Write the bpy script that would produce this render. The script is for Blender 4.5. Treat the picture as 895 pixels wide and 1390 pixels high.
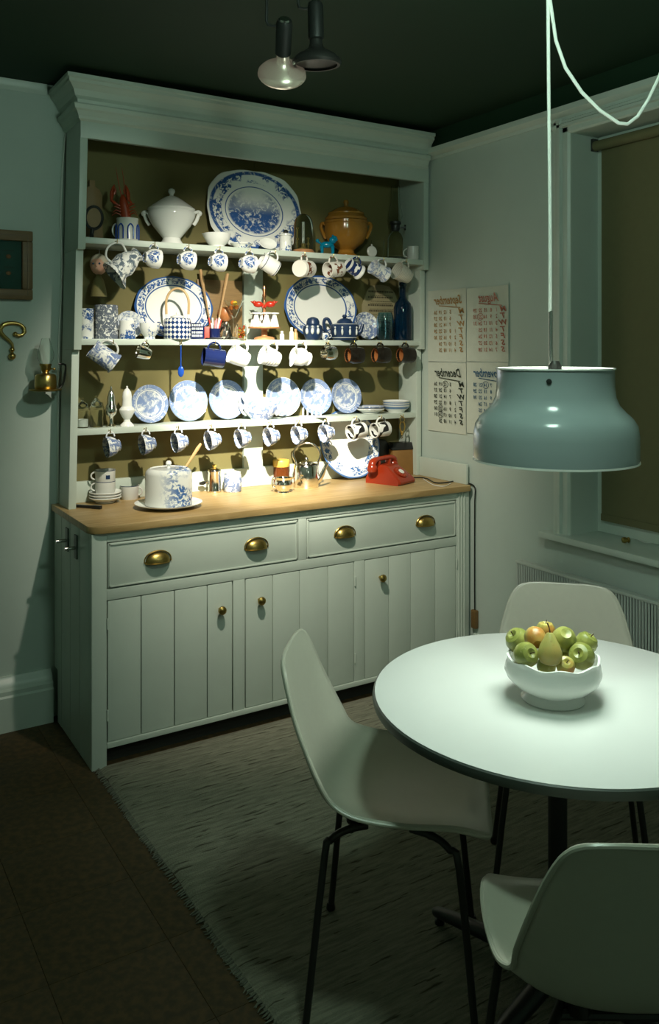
import bpy, bmesh, math, random
from mathutils import Vector, Matrix
random.seed(7)
PI = math.pi
for o in list(bpy.data.objects): bpy.data.objects.remove(o)
S = bpy.context.scene
COL = S.collection

# ------------------------------------------------------------------ camera
CAM = Vector((-2.6942, -3.4838, 1.52))
YAW = math.radians(31.736)
FPX, CX, CY = 1152.0, 447.5, 472.0
FW = Vector((math.sin(YAW), math.cos(YAW), 0)); RT = Vector((math.cos(YAW), -math.sin(YAW), 0)); UP = Vector((0, 0, 1))
cd = bpy.data.cameras.new('camera'); co = bpy.data.objects.new('camera', cd); COL.objects.link(co)
co.location = CAM; co.rotation_euler = (PI/2, 0, -YAW)
cd.sensor_fit = 'VERTICAL'; cd.sensor_height = 36.0
cd.lens = FPX/1390*36.0
cd.shift_y = -(695.0-CY)/1390.0
cd.clip_start = 0.05
S.camera = co
def ray(px, py): return FW + RT*((px-CX)/FPX) + UP*((CY-py)/FPX)
def at_y(px, py, Y):
    r = ray(px, py); return CAM + r*((Y-CAM.y)/r.y)
def at_z(px, py, Z):
    r = ray(px, py); return CAM + r*((Z-CAM.z)/r.z)
def at_x(px, py, X):
    r = ray(px, py); return CAM + r*((X-CAM.x)/r.x)

# ------------------------------------------------------------------ light
W = bpy.data.worlds.new('world'); S.world = W; W.use_nodes = True
bg = W.node_tree.nodes['Background']; bg.inputs[0].default_value = (0.30, 0.62, 0.45, 1); bg.inputs[1].default_value = 0.02
S.view_settings.view_transform = 'Standard'; S.view_settings.look = 'None'
S.view_settings.exposure = 0.0; S.view_settings.gamma = 1.0; S.view_settings.use_curve_mapping = False
SPOT_W, HALO_W, PEND_W, PEND_UP_W, FILL_GLOBE_W = 480.0, 165.0, 3.4, 2.0, 72.0

# ------------------------------------------------------------------ helpers
def tag(o, label=None, cat=None, group=None, kind=None):
    if label: o['label'] = label
    if cat: o['category'] = cat
    if group: o['group'] = group
    if kind: o['kind'] = kind
    return o
class MB:
    def __init__(self): self.v = []; self.f = []
    def add(self, vs, fs, M=None):
        b = len(self.v)
        self.v += [tuple(M @ Vector(p)) if M else tuple(p) for p in vs]
        self.f += [tuple(b+i for i in f) for f in fs]; return self
    def box(self, x0, x1, y0, y1, z0, z1, M=None):
        vs = [(x, y, z) for z in (z0, z1) for y in (y0, y1) for x in (x0, x1)]
        return self.add(vs, [(0,2,3,1),(4,5,7,6),(0,1,5,4),(2,6,7,3),(0,4,6,2),(1,3,7,5)], M)
    def hexa(self, q0, q1):                       # two matching quads (bottom, top)
        return self.add(list(q0)+list(q1), [(0,3,2,1),(4,5,6,7),(0,1,5,4),(1,2,6,5),(2,3,7,6),(3,0,4,7)])
    def lathe(self, prof, seg=28, M=None, mod=None, sx=1, sy=1, cap=True):
        vs = []; fs = []; n = len(prof)
        for r, z in prof:
            for k in range(seg):
                a = 2*PI*k/seg; m = mod(a, r, z) if mod else (1, 0)
                vs.append((r*m[0]*math.cos(a)*sx, r*m[0]*math.sin(a)*sy, z+m[1]))
        for i in range(n-1):
            for k in range(seg):
                k2 = (k+1) % seg
                fs.append((i*seg+k, i*seg+k2, (i+1)*seg+k2, (i+1)*seg+k))
        if cap:
            if prof[0][0] > 1e-4: fs.append(tuple(range(seg-1, -1, -1)))
            if prof[-1][0] > 1e-4: fs.append(tuple((n-1)*seg+k for k in range(seg)))
        return self.add(vs, fs, M)
    def tube(self, pts, rad, seg=8, closed=False, M=None, flat=1.0):
        P = [Vector(p) for p in pts]; n = len(P)
        R = list(rad) if isinstance(rad, (list, tuple)) else [rad]*n
        if 4 <= n <= 12 and not closed:              # round the path off
            Q, U = [], []
            for i in range(n-1):
                a, b, c, d = P[max(i-1, 0)], P[i], P[i+1], P[min(i+2, n-1)]
                for k in range(3):
                    u = k/3; Q.append(.5*((2*b)+(c-a)*u+(2*a-5*b+4*c-d)*u*u+(3*b-a-3*c+d)*u**3)); U.append(R[i]+(R[i+1]-R[i])*u)
            P, R = Q+[P[-1]], U+[R[-1]]; n = len(P)
        vs = []; fs = []; up = None
        for i in range(n):
            if closed: t = (P[(i+1) % n]-P[i-1])
            else: t = P[min(i+1, n-1)]-P[max(i-1, 0)]
            t.normalize()
            if up is None:
                up = Vector((0, 0, 1)) if abs(t.z) < .9 else Vector((0, 1, 0))
            up = (up - t*up.dot(t)); up.normalize(); s = t.cross(up)
            for k in range(seg):
                a = 2*PI*k/seg
                vs.append(P[i] + up*(R[i]*math.cos(a)) + s*(R[i]*flat*math.sin(a)))
        m = n if closed else n-1
        for i in range(m):
            j = (i+1) % n
            for k in range(seg):
                k2 = (k+1) % seg
                fs.append((i*seg+k, i*seg+k2, j*seg+k2, j*seg+k))
        if not closed:
            fs.append(tuple(range(seg-1, -1, -1))); fs.append(tuple((n-1)*seg+k for k in range(seg)))
        return self.add(vs, fs, M)
    def prism(self, poly, h0, h1, M=None):        # polygon in xy, extruded along z
        n = len(poly)
        vs = [(x, y, h0) for x, y in poly]+[(x, y, h1) for x, y in poly]
        fs = [tuple(range(n-1, -1, -1)), tuple(range(n, 2*n))]+[(i, (i+1) % n, n+(i+1) % n, n+i) for i in range(n)]
        return self.add(vs, fs, M)
    def ball(self, c, r, seg=14, M=None, s=(1, 1, 1)):
        rings = seg//2+1
        T = Matrix.Translation(c) @ Matrix.Diagonal((s[0], s[1], s[2], 1))
        if M: T = M @ T
        return self.lathe([(r*math.sin(PI*i/(rings-1)) if 0 < i < rings-1 else 0, -r*math.cos(PI*i/(rings-1))) for i in range(rings)], seg, T)
    def build(self, name, mat, parent=None, bevel=0, smooth=True, ang=38):
        me = bpy.data.meshes.new(name); me.from_pydata([tuple(p) for p in self.v], [], self.f); me.validate()
        bm = bmesh.new(); bm.from_mesh(me)
        bmesh.ops.remove_doubles(bm, verts=bm.verts, dist=1e-6)
        if bevel:
            ed = [e for e in bm.edges if len(e.link_faces) == 2 and e.calc_face_angle(0) > .6]
            bmesh.ops.bevel(bm, geom=ed, offset=bevel, segments=2, affect='EDGES', profile=.6)
        bmesh.ops.recalc_face_normals(bm, faces=bm.faces)
        bm.to_mesh(me); bm.free()
        if smooth:
            me.shade_smooth(); me.set_sharp_from_angle(angle=math.radians(ang))
        if mat: me.materials.append(MAT[mat])
        o = bpy.data.objects.new(name, me); COL.objects.link(o); o.parent = parent
        return o
def empty(name, M=None):
    o = bpy.data.objects.new(name, None); COL.objects.link(o); o.empty_display_size = .05
    if M is not None: o.matrix_world = M if isinstance(M, Matrix) else Matrix.Translation(M)
    return o
def thing(name, label, cat, M, group=None): return tag(empty(name, M), label, cat, group)
def struct(mb, name, mat, **k): return tag(mb.build(name, mat, **k), kind='structure')
def copy_tree(o, parent=None):
    c = o.copy(); COL.objects.link(c); c.parent = parent
    for ch in o.children: copy_tree(ch, c)
    return c
def frame(loc, x, z):                              # matrix with local X, Z along given directions
    z = Vector(z).normalized(); x = Vector(x); x = (x - z*x.dot(z)).normalized(); y = z.cross(x)
    M = Matrix((x, y, z)).transposed().to_4x4(); M.translation = loc; return M
def arc(c, r, a0, a1, n, ry=None):                 # arc in xz
    ry = ry or r
    return [(c[0]+r*math.cos(a0+(a1-a0)*i/n), 0, c[1]+ry*math.sin(a0+(a1-a0)*i/n)) for i in range(n+1)]

# ------------------------------------------------------------------ materials
MAT = {}
class NT:
    def __init__(self, name, rough=.5, metal=0, spec=.5, **inp):
        m = bpy.data.materials.new(name); m.use_nodes = True; self.m = m; MAT[name] = m
        self.t = m.node_tree; self.b = self.t.nodes['Principled BSDF']
        self.b.inputs['Roughness'].default_value = rough; self.b.inputs['Metallic'].default_value = metal
        self.b.inputs['Specular IOR Level'].default_value = spec
        for k, v in inp.items(): self.b.inputs[k.replace('_', ' ')].default_value = v
        self._tc = None
    def n(self, typ, **kw):
        x = self.t.nodes.new(typ)
        for k, v in kw.items(): setattr(x, k, v)
        return x
    def put(self, sock, v):
        if hasattr(v, 'is_output') or isinstance(v, bpy.types.NodeSocket): self.t.links.new(v, sock)
        else: sock.default_value = v
    @property
    def co(self):
        if not self._tc: self._tc = self.n('ShaderNodeTexCoord')
        return self._tc.outputs['Object']
    def math(self, op, a, b=0.0, clamp=False):
        x = self.n('ShaderNodeMath', operation=op, use_clamp=clamp); self.put(x.inputs[0], a); self.put(x.inputs[1], b); return x.outputs[0]
    def xyz(self):
        x = self.n('ShaderNodeSeparateXYZ'); self.t.links.new(self.co, x.inputs[0]); return x.outputs
    def scaled(self, s, loc=(0, 0, 0)):
        x = self.n('ShaderNodeMapping'); self.t.links.new(self.co, x.inputs[0]); x.inputs['Scale'].default_value = s; x.inputs['Location'].default_value = loc; return x.outputs[0]
    def noise(self, scale, detail=3, vec=None, dist=0, rough=.55):
        x = self.n('ShaderNodeTexNoise'); self.t.links.new(vec or self.co, x.inputs['Vector'])
        x.inputs['Scale'].default_value = scale; x.inputs['Detail'].default_value = detail; x.inputs['Distortion'].default_value = dist; x.inputs['Roughness'].default_value = rough
        return x.outputs[0]
    def voro(self, scale, vec=None):
        x = self.n('ShaderNodeTexVoronoi'); self.t.links.new(vec or self.co, x.inputs['Vector']); x.inputs['Scale'].default_value = scale; return x.outputs[0]
    def step(self, v, lo, hi):                      # smooth 0..1 between lo and hi
        x = self.n('ShaderNodeMapRange', interpolation_type='SMOOTHSTEP'); self.put(x.inputs[0], v); self.put(x.inputs[1], lo); self.put(x.inputs[2], hi); return x.outputs[0]
    def band(self, v, a, b, s): return self.math('MULTIPLY', self.step(v, a-s, a+s), self.math('SUBTRACT', 1.0, self.step(v, b-s, b+s)))
    def mix(self, f, a, b):
        x = self.n('ShaderNodeMix', data_type='RGBA'); self.put(x.inputs[0], f); self.put(x.inputs[6], a); self.put(x.inputs[7], b); return x.outputs[2]
    def color(self, c): self.put(self.b.inputs['Base Color'], c); return self
    def bump(self, h, strength=.3, dist=.002):
        x = self.n('ShaderNodeBump'); x.inputs['Strength'].default_value = strength; x.inputs['Distance'].default_value = dist
        self.t.links.new(h, x.inputs['Height']); self.t.links.new(x.outputs[0], self.b.inputs['Normal']); return self
def rgb(*c): return (c[0], c[1], c[2], 1)
def plain(name, c, rough=.5, metal=0, var=0.06, scale=14, **k):
    m = NT(name, rough, metal, **k)
    n = m.noise(scale, 4)
    m.color(m.mix(n, rgb(*[x*(1-var) for x in c]), rgb(*[min(1, x*(1+var)) for x in c]))); return m
# setting
m = plain('wall_paint', (.47, .55, .49), .62, scale=5); m.bump(m.noise(90, 4), .12, .002)
plain('trim_paint', (.53, .605, .535), .35, scale=8)
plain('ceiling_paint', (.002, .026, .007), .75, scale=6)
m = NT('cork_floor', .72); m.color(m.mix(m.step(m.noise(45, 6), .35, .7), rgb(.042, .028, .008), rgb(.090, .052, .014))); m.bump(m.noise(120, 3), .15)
m = NT('rug_wool', .95, spec=.1)
v = m.scaled((1, 9, 1)); a = m.noise(9, 5, vec=v, rough=.7)
fl = m.step(m.noise(16, 3, vec=m.scaled((.55, 5, 1))), .60, .68)
c1 = m.mix(m.step(a, .3, .7), rgb(.17, .17, .125), rgb(.30, .295, .22)); m.color(m.mix(m.math('MULTIPLY', fl, .75), c1, rgb(.035, .028, .015)))
m.bump(m.noise(260, 2), .9, .006)
m = NT('fringe_wool', .95); m.color(m.mix(m.noise(60, 2), rgb(.12, .12, .09), rgb(.2, .2, .15)))
plain('blind_cloth', (.15, .14, .065), .85, scale=30)
plain('radiator_paint', (.50, .545, .49), .45)
# dresser
plain('dresser_paint', (.505, .575, .50), .42, scale=7)
plain('back_paint', (.155, .135, .045), .75, var=.12, scale=4)
m = NT('pine_top', .42); w = m.noise(3, 5, vec=m.scaled((1.4, 26, 8)), dist=.6)
c = m.mix(m.step(w, .3, .72), rgb(.33, .215, .08), rgb(.47, .33, .145)); k = m.step(m.voro(3.2, vec=m.scaled((1, 2.2, 1))), .03, .055); m.color(m.mix(k, rgb(.14, .06, .02), c))
plain('dark_gap', (.02, .022, .016), .9)
plain('brass', (.60, .42, .14), .28, 1.0, var=.1)
plain('old_brass', (.42, .30, .09), .34, 1.0, var=.15, scale=60)
plain('steel', (.62, .62, .58), .22, 1.0)
plain('silver', (.80, .78, .70), .13, 1.0)
plain('dark_metal', (.05, .05, .045), .4, .6)
plain('black_metal', (.012, .014, .012), .5, .0)
plain('latch_grey', (.14, .17, .15), .4); plain('copper', (.60, .28, .14), .3, 1.0)
# ceramics
WHT = (.80, .815, .77)
plain('white_china', WHT, .14, var=.02); plain('cream_china', (.76, .74, .62), .2, var=.03)
plain('grey_china', (.62, .63, .58), .25, var=.03)
plain('brown_glaze', (.34, .155, .022), .16, var=.2, scale=20); plain('dark_brown_glaze', (.012, .010, .007), .2)
plain('orange_clay', (.42, .16, .05), .4, var=.15); plain('navy_enamel', (.008, .014, .06), .1); plain('blue_enamel', (.012, .06, .32), .15)
plain('turquoise_glaze', (.0, .16, .26), .2, var=.3, scale=40); plain('jasper_blue', (.012, .032, .085), .35); plain('jasper_white', (.62, .66, .64), .5)
plain('red_enamel', (.5, .03, .012), .3); plain('lobster_red', (.34, .045, .010), .45, var=.3, scale=40)
plain('phone_red', (.27, .026, .007), .22, var=.03); plain('black_plastic', (.012, .013, .012), .3); plain('white_plastic', (.7, .72, .66), .3)
BLU = (.035, .10, .29)
def china(name, fn, blue=BLU, white=WHT, rough=.14):
    m = NT(name, rough); mask = fn(m); m.color(m.mix(mask, rgb(*white), rgb(*blue))); return m
def dense(sc, lo=.40, hi=.56): return lambda m: m.math('MULTIPLY', m.step(m.noise(sc, 5, dist=1.2, rough=.65), lo, hi), .85)
china('transfer_blue', dense(48)); china('transfer_dark', dense(62, .41, .47), blue=(.008, .032, .085))
china('jug_teal', dense(30, .47, .54), blue=(.01, .055, .11)); china('transfer_pale', dense(55, .42, .62), blue=(.10, .19, .40))
china('sprig_blue', lambda m: m.math('MULTIPLY', m.step(m.noise(75, 3, dist=1.5), .42, .52), m.step(m.noise(20, 1), .44, .52)))
china('sprig_fine', lambda m: m.math('MULTIPLY', m.step(m.noise(95, 3, dist=1.2), .5, .58), m.step(m.noise(20, 1), .48, .56)), blue=(.06, .14, .34))
def check(m):
    o = m.xyz(); a = m.math('MULTIPLY', m.math('ARCTAN2', o[1], o[0]), 10/PI); z = m.math('MULTIPLY', o[2], 50.0)
    sx = m.math('ABSOLUTE', m.math('SINE', m.math('MULTIPLY', a, PI))); sz = m.math('ABSOLUTE', m.math('SINE', m.math('MULTIPLY', z, PI)))
    tx = m.math('SUBTRACT', 1.0, m.math('MULTIPLY', m.math('ARCSINE', sx), 2/PI)); tz = m.math('SUBTRACT', 1.0, m.math('MULTIPLY', m.math('ARCSINE', sz), 2/PI))
    q = m.math('ADD', m.math('POWER', tx, .75), m.math('POWER', tz, .75))
    return m.math('MAXIMUM', m.step(q, 1.22, 1.12), m.math('MULTIPLY', m.step(m.noise(150, 2), .5, .6), .25))
china('check_blue', check, blue=(.012, .04, .15))
def radial(m, a, b):
    o = m.xyz(); return m.math('SQRT', m.math('ADD', m.math('POWER', m.math('MULTIPLY', o[0], 1/a), 2.0), m.math('POWER', m.math('MULTIPLY', o[1], 1/b), 2.0)))
def plate_fn(R, sc=62):
    def f(m):
        r = radial(m, R, R); nz = m.noise(sc, 5, dist=1.0, rough=.65)
        rim = m.math('MULTIPLY', m.step(nz, .30, .50), m.band(r, .72, .98, .012))
        cen = m.math('MULTIPLY', m.step(m.noise(sc*.55, 5, dist=.8, rough=.7), .34, .56), m.step(r, .64, .60))
        ln = m.math('ADD', m.band(r, .665, .70, .01), m.band(r, .93, .97, .01))
        return m.math('MULTIPLY', m.math('ADD', m.math('ADD', rim, cen), ln, True), .82)
    return f
def oval_fn(a, b):
    def f(m):
        r = radial(m, a, b); o = m.xyz()
        spr = m.math('MULTIPLY', m.math('MULTIPLY', m.step(m.noise(80, 3, dist=1.2), .42, .52), m.step(m.noise(26, 1), .38, .48)), m.band(r, .76, .93, .01))
        ln = m.math('ADD', m.band(r, .70, .735, .006), m.band(r, .945, 1.05, .008))
        return m.math('ADD', spr, ln, True)
    return f
def scene_fn(a, b):
    def f(m):
        r = radial(m, a, b); o = m.xyz(); nz = m.noise(42, 6, dist=1.0, rough=.65)
        low = m.step(o[1], b*.42, -b*.1)
        side = m.step(m.math('ABSOLUTE', o[0]), a*.12, a*.5)
        wgt = m.math('MAXIMUM', low, m.math('MULTIPLY', side, .8))
        cen = m.math('MULTIPLY', m.math('MULTIPLY', m.step(nz, .34, .52), wgt), m.step(r, .58, .52))
        rim = m.math('MULTIPLY', m.math('MULTIPLY', m.step(m.noise(60, 4, dist=1.2), .45, .55), m.step(m.noise(13, 1), .42, .52)), m.band(r, .70, .93, .012))
        ed = m.math('MULTIPLY', m.band(r, .89, .965, .014), m.step(nz, .3, .48)); ln = m.band(r, .60, .62, .006)
        return m.math('ADD', m.math('ADD', cen, rim), m.math('ADD', ed, ln), True)
    return f
def dome_fn(m):
    o = m.xyz(); reg = m.math('MULTIPLY', m.step(o[0], -.035, .06), m.step(m.noise(14, 1), .36, .50)); return m.math('MULTIPLY', m.step(m.noise(55, 4, dist=1.0), .42, .53), reg)
china('dome_flowers', dome_fn, blue=(.06, .14, .33), white=(.70, .72, .67))
def rim_fn(R):
    def f(m):
        r = radial(m, R, R); return m.math('ADD', m.band(r, .95, 1.05, .02), m.math('MULTIPLY', m.band(r, .66, .93, .02), m.math('MULTIPLY', m.step(m.noise(60, 3, dist=1.2), .44, .54), m.step(m.noise(15, 1), .40, .50))), True)
    return f
china('bowl_band', lambda m: m.band(m.xyz()[2], .019, .031, .001), blue=(.16, .27, .45))
def zbands(zs, w=.0016):
    def f(m):
        z = m.xyz()[2]; s = 0.0
        for q in zs: s = m.math('ADD', m.band(z, q-w, q+w, .0006), s)
        return s
    return f
china('white_blue_line', zbands((.005, .066)), blue=(.02, .04, .10)); china('grey_stripe', zbands((.02, .034, .048, .06), .0012), blue=(.10, .10, .11))
china('navy_band', lambda m: m.math('MULTIPLY', m.band(m.xyz()[2], .018, .070, .001), m.math('SUBTRACT', 1.0, m.math('MULTIPLY', m.band(m.xyz()[2], .028, .055, .002), m.step(m.noise(45, 1), .52, .54)))), blue=(.015, .035, .12))
china('black_graphic', lambda m: m.math('MULTIPLY', m.band(m.xyz()[2], .02, .075, .001), m.step(m.noise(26, 0, dist=.3), .50, .505)), blue=(.012, .012, .012))
china('brown_picture', lambda m: m.math('MULTIPLY', m.band(m.xyz()[2], .02, .065, .001), m.step(m.noise(40, 3), .5, .56)), blue=(.17, .06, .03), white=(.74, .73, .66))
china('woven_white', lambda m: m.math('MULTIPLY', m.step(m.math('SINE', m.math('MULTIPLY', m.xyz()[2], 700.0)), -.2, .6), .35), blue=(.25, .26, .22), white=(.62, .61, .52))
# wood, paper, glass, misc
def wood(name, c0, c1, rough=.5, sc=(3, 3, 30)):
    m = NT(name, rough); m.color(m.mix(m.noise(6, 5, vec=m.scaled(sc), dist=.5), rgb(*c0), rgb(*c1)))
wood('spoon_wood', (.36, .20, .08), (.55, .36, .17)); wood('board_wood', (.17, .11, .045), (.30, .19, .08)); wood('frame_wood', (.10, .055, .015), (.20, .115, .035)); wood('stand_wood', (.30, .13, .05), (.45, .22, .09)); wood('cane', (.50, .32, .14), (.62, .44, .22), .5, (8, 8, 8))
plain('box_leather', (.22, .11, .025), .55, var=.2); plain('paper', (.53, .57, .48), .8, scale=25); plain('brown_paper', (.30, .26, .14), .8, scale=20); plain('mat_teal', (.012, .085, .065), .7)
plain('ink_black', (.02, .03, .02), .8); plain('ink_red', (.40, .15, .10), .8); plain('ink_orange', (.33, .19, .06), .8); plain('ink_blue', (.02, .09, .17), .8); plain('ink_brown', (.06, .05, .025), .8); plain('ink_yellow', (.45, .42, .08), .8)
NT('clear_glass', .02, Transmission_Weight=1.0, IOR=1.16).color(rgb(.93, .97, .95)); NT('blue_glass', .04, Transmission_Weight=.85, IOR=1.45).color(rgb(.004, .055, .14)); NT('pale_blue_glass', .03, Transmission_Weight=1.0, IOR=1.4).color(rgb(.40, .66, .78)); NT('amber_glass', .05, Transmission_Weight=.55, IOR=1.45).color(rgb(.22, .06, .015))
plain('yellow_lid', (.72, .45, .08), .4); plain('doll_skin', (.62, .36, .25), .5); plain('doll_hair', (.55, .50, .38), .8); plain('match_red', (.55, .05, .03), .5); plain('pink', (.65, .25, .28), .5); plain('bead_orange', (.6, .16, .02), .25); plain('bead_yellow', (.62, .42, .04), .25); plain('salt', (.75, .77, .72), .8)
# furniture
plain('shell_fibreglass', (.55, .54, .44), .28, var=.04, scale=60, Subsurface_Weight=0.0)
plain('table_laminate', (.80, .82, .78), .22, var=.015); plain('table_edge', (.06, .075, .062), .4)
plain('lamp_enamel', (.37, .44, .44), .18, var=.02); plain('lamp_inside', (.88, .88, .82), .4); plain('cord_white', (.72, .74, .68), .5)
m = NT('spot_bulb', .25, .75); m.color(rgb(.75, .68, .55)); m.b.inputs['Emission Color'].default_value = rgb(1, .82, .6); m.b.inputs['Emission Strength'].default_value = .07
m = NT('bulb_face', .3); m.color(rgb(1, .95, .85)); m.b.inputs['Emission Color'].default_value = rgb(1, .9, .72); m.b.inputs['Emission Strength'].default_value = 6
m = NT('lamp_diffuser', .4); m.color(rgb(.9, .9, .85)); m.b.inputs['Emission Color'].default_value = rgb(.92, 1, .93); m.b.inputs['Emission Strength'].default_value = 2.5
def fruit(name, c0, c1, c2):
    m = NT(name, .32); z = m.noise(18, 3); m.color(m.mix(m.math('MULTIPLY', m.step(m.noise(160, 2), .62, .68), .35), m.mix(m.step(z, .38, .66), rgb(*c0), rgb(*c1)), rgb(*c2)))
fruit('apple_green', (.21, .24, .05), (.36, .36, .09), (.45, .45, .2)); fruit('apple_blush', (.42, .40, .10), (.50, .22, .05), (.5, .45, .2)); fruit('pear_skin', (.38, .36, .10), (.50, .38, .11), (.25, .2, .06)); plain('fruit_stem', (.10, .06, .025), .8)
m = NT('fill_globe_glass', .4); m.color(rgb(.9, .9, .85)); m.b.inputs['Emission Color'].default_value = rgb(.70, 1.0, .83); m.b.inputs['Emission Strength'].default_value = FILL_GLOBE_W  # glowing surface of the added, unseen fill globe
# ================================================================== the room
WX, WY, CZ = -.03, .09, 2.60           # right wall face, back wall face, ceiling
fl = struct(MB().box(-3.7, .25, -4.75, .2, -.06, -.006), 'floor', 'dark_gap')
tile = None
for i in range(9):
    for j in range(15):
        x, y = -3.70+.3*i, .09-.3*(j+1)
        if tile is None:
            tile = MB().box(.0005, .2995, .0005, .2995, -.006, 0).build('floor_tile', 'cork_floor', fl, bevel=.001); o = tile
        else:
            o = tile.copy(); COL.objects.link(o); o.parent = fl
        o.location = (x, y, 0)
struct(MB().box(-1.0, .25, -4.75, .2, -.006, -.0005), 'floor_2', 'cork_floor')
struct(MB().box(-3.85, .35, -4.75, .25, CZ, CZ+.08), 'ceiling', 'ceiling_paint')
struct(MB().box(-3.7, .25, WY, WY+.15, 0, CZ), 'wall_back', 'wall_paint')
wy0, wy1, wz0, wz1 = -1.06, -2.15, .755, 2.395
mb = MB()
for a in ((WX, .2, wy0, WY, 0, 2.47), (WX, .2, wy1, wy0, 0, wz0-.012), (WX, .2, wy1, wy0, wz1, 2.47), (WX, .2, -2.7, wy1, 0, 2.47)): mb.box(*a)
wr = struct(mb, 'wall_right', 'wall_paint')
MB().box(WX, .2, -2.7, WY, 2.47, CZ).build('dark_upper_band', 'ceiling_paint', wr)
struct(MB().box(-3.85, -3.7, -4.75, .25, 0, CZ), 'wall_left', 'wall_paint')
struct(MB().box(-3.7, .35, -4.75, -4.6, 0, CZ), 'wall_front', 'wall_paint')
struct(MB().box(WX, .2, -4.6, -2.7, 0, CZ), 'wall_right_2', 'wall_paint').name = 'wall_right_2'
# trims under the ceiling, skirting, architrave
def run(mb, prof, p0, p1, out):                    # profile (out, z) swept from p0 to p1
    p0 = Vector(p0); p1 = Vector(p1); out = Vector(out); n = len(prof)
    vs = [p+out*d+UP*z for p in (p0, p1) for d, z in prof]
    return mb.add(vs, [(i, (i+1) % n, n+(i+1) % n, n+i) for i in range(n)]+[tuple(range(n-1, -1, -1)), tuple(range(n, 2*n))])
struct(run(MB(), [(0, 2.455), (.008, 2.455), (.012, 2.468), (.034, 2.476), (.042, 2.482), (.042, 2.505), (0, 2.505)], (WX, -.145, 0), (WX, -2.7, 0), (-1, 0, 0)), 'trim_1', 'trim_paint')
struct(run(MB(), [(0, 2.555), (.004, 2.555), (.008, 2.566), (.012, 2.572), (.012, 2.598), (0, 2.598)], (-3.7, WY, 0), (-1.85, WY, 0), (0, -1, 0)), 'trim_2', 'trim_paint')
struct(run(MB(), [(0, 0), (.055, 0), (.055, .135), (.048, .142), (.048, .158), (.036, .166), (.03, .185), (.016, .195), (.012, .205), (0, .205)], (-3.7, WY, 0), (-1.835, WY, 0), (0, -1, 0)), 'baseboard_back', 'trim_paint')
struct(run(MB(), [(0, 0), (.03, 0), (.03, .135), (.02, .15), (.012, .185), (0, .19)], (WX, -.47, 0), (WX, -2.7, 0), (-1, 0, 0)), 'baseboard_right', 'trim_paint')
win = tag(empty('window_1', Vector((WX, (wy0+wy1)/2, wz0))), kind='structure')
def wpart(mb, name, mat, **k):
    o = mb.build(name, mat, win, **k); o.matrix_parent_inverse = Matrix.Translation(-win.location); return o
AP = [(0, 0), (.012, 0), (.024, .008), (.024, .022), (.030, .030), (.030, .046), (.018, .052), (.018, .078), (.010, .088), (0, .088)]   # (proud, across outer->inner)
def arch(y_out, s, z0, z1):                        # vertical architrave
    vs = [Vector((WX-d, y_out+s*a, z)) for z in (z0, z1) for d, a in AP]; n = len(AP)
    return MB().add(vs, [(i, (i+1) % n, n+(i+1) % n, n+i) for i in range(n)]+[tuple(range(n)), tuple(range(n, 2*n))])
wpart(arch(wy0+.088, -1, wz0, wz1+.06), 'architrave', 'trim_paint'); wpart(arch(wy1-.088, 1, wz0, wz1+.06), 'architrave', 'trim_paint')
mb = MB(); n = len(AP); HP = [(d, a*.68) for d, a in AP]
vs = [Vector((WX-d, y, wz1+.06-a)) for y in (wy0+.088, wy1-.088) for d, a in HP]
wpart(mb.add(vs, [(i, (i+1) % n, n+(i+1) % n, n+i) for i in range(n)]+[tuple(range(n)), tuple(range(n, 2*n))]), 'head_architrave', 'trim_paint')
wpart(MB().box(WX-.055, .135, wy1-.14, wy0+.14, wz0-.028, wz0), 'window_sill', 'trim_paint', bevel=.008)
for a in ((wy0-.06, wy0, wz0+.085, wz1-.06), (wy1, wy1+.06, wz0+.085, wz1-.06), (wy1, wy0, wz0+.001, wz0+.085), (wy1, wy0, wz1-.06, wz1), (wy1+.06, wy0-.06, 1.56, 1.60)): wpart(MB().box(.122, .16, *a), 'sash_rail', 'trim_paint')
for z0, z1 in ((wz0+.08, 1.565), (1.595, wz1-.05)): wpart(MB().box(.138, .142, wy1+.05, wy0-.05, z0, z1), 'pane', 'clear_glass')
# blind
bl = thing('roller_blind', 'olive brown cloth roller blind drawn down in the window recess', 'blind', (.1, (wy0+wy1)/2, wz1-.04))
hw = (wy0-wy1)/2
mb = MB(); mb.tube([(-.005, hw-.012, .0), (-.005, -hw+.012, .0)], .021, 16); mb.build('roller', 'blind_cloth', bl)
for s in (1, -1): MB().box(-.02, .012, s*hw-.012*(s > 0), s*hw+.012*(s < 0), -.02, .03).build('roller_bracket', 'dark_metal', bl)
MB().box(.010, .013, -hw+.03, hw-.03, -1.535, 0).build('cloth', 'blind_cloth', bl)
MB().box(.006, .016, -hw+.03, hw-.03, -1.548, -1.520).build('bottom_lath', 'blind_cloth', bl)
pull = thing('blind_pull', 'small brass acorn blind pull on its thin cord, lying on the window sill', 'blind pull', at_z(850, 733, wz0+.012))
MB().lathe([(0, -.018), (.010, -.014), (.012, -.004), (.008, .006), (.012, .009), (.010, .014), (0, .018)], 14, frame((0, 0, 0), UP, RT)).build('acorn', 'old_brass', pull)
q = [at_z(x, y, wz0+.0025)-pull.location for x, y in ((853, 733), (862, 730), (872, 735), (884, 737), (893, 733), (897, 727))]
MB().tube(q, .0018, 6).build('cord', 'cord_white', pull)
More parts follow.
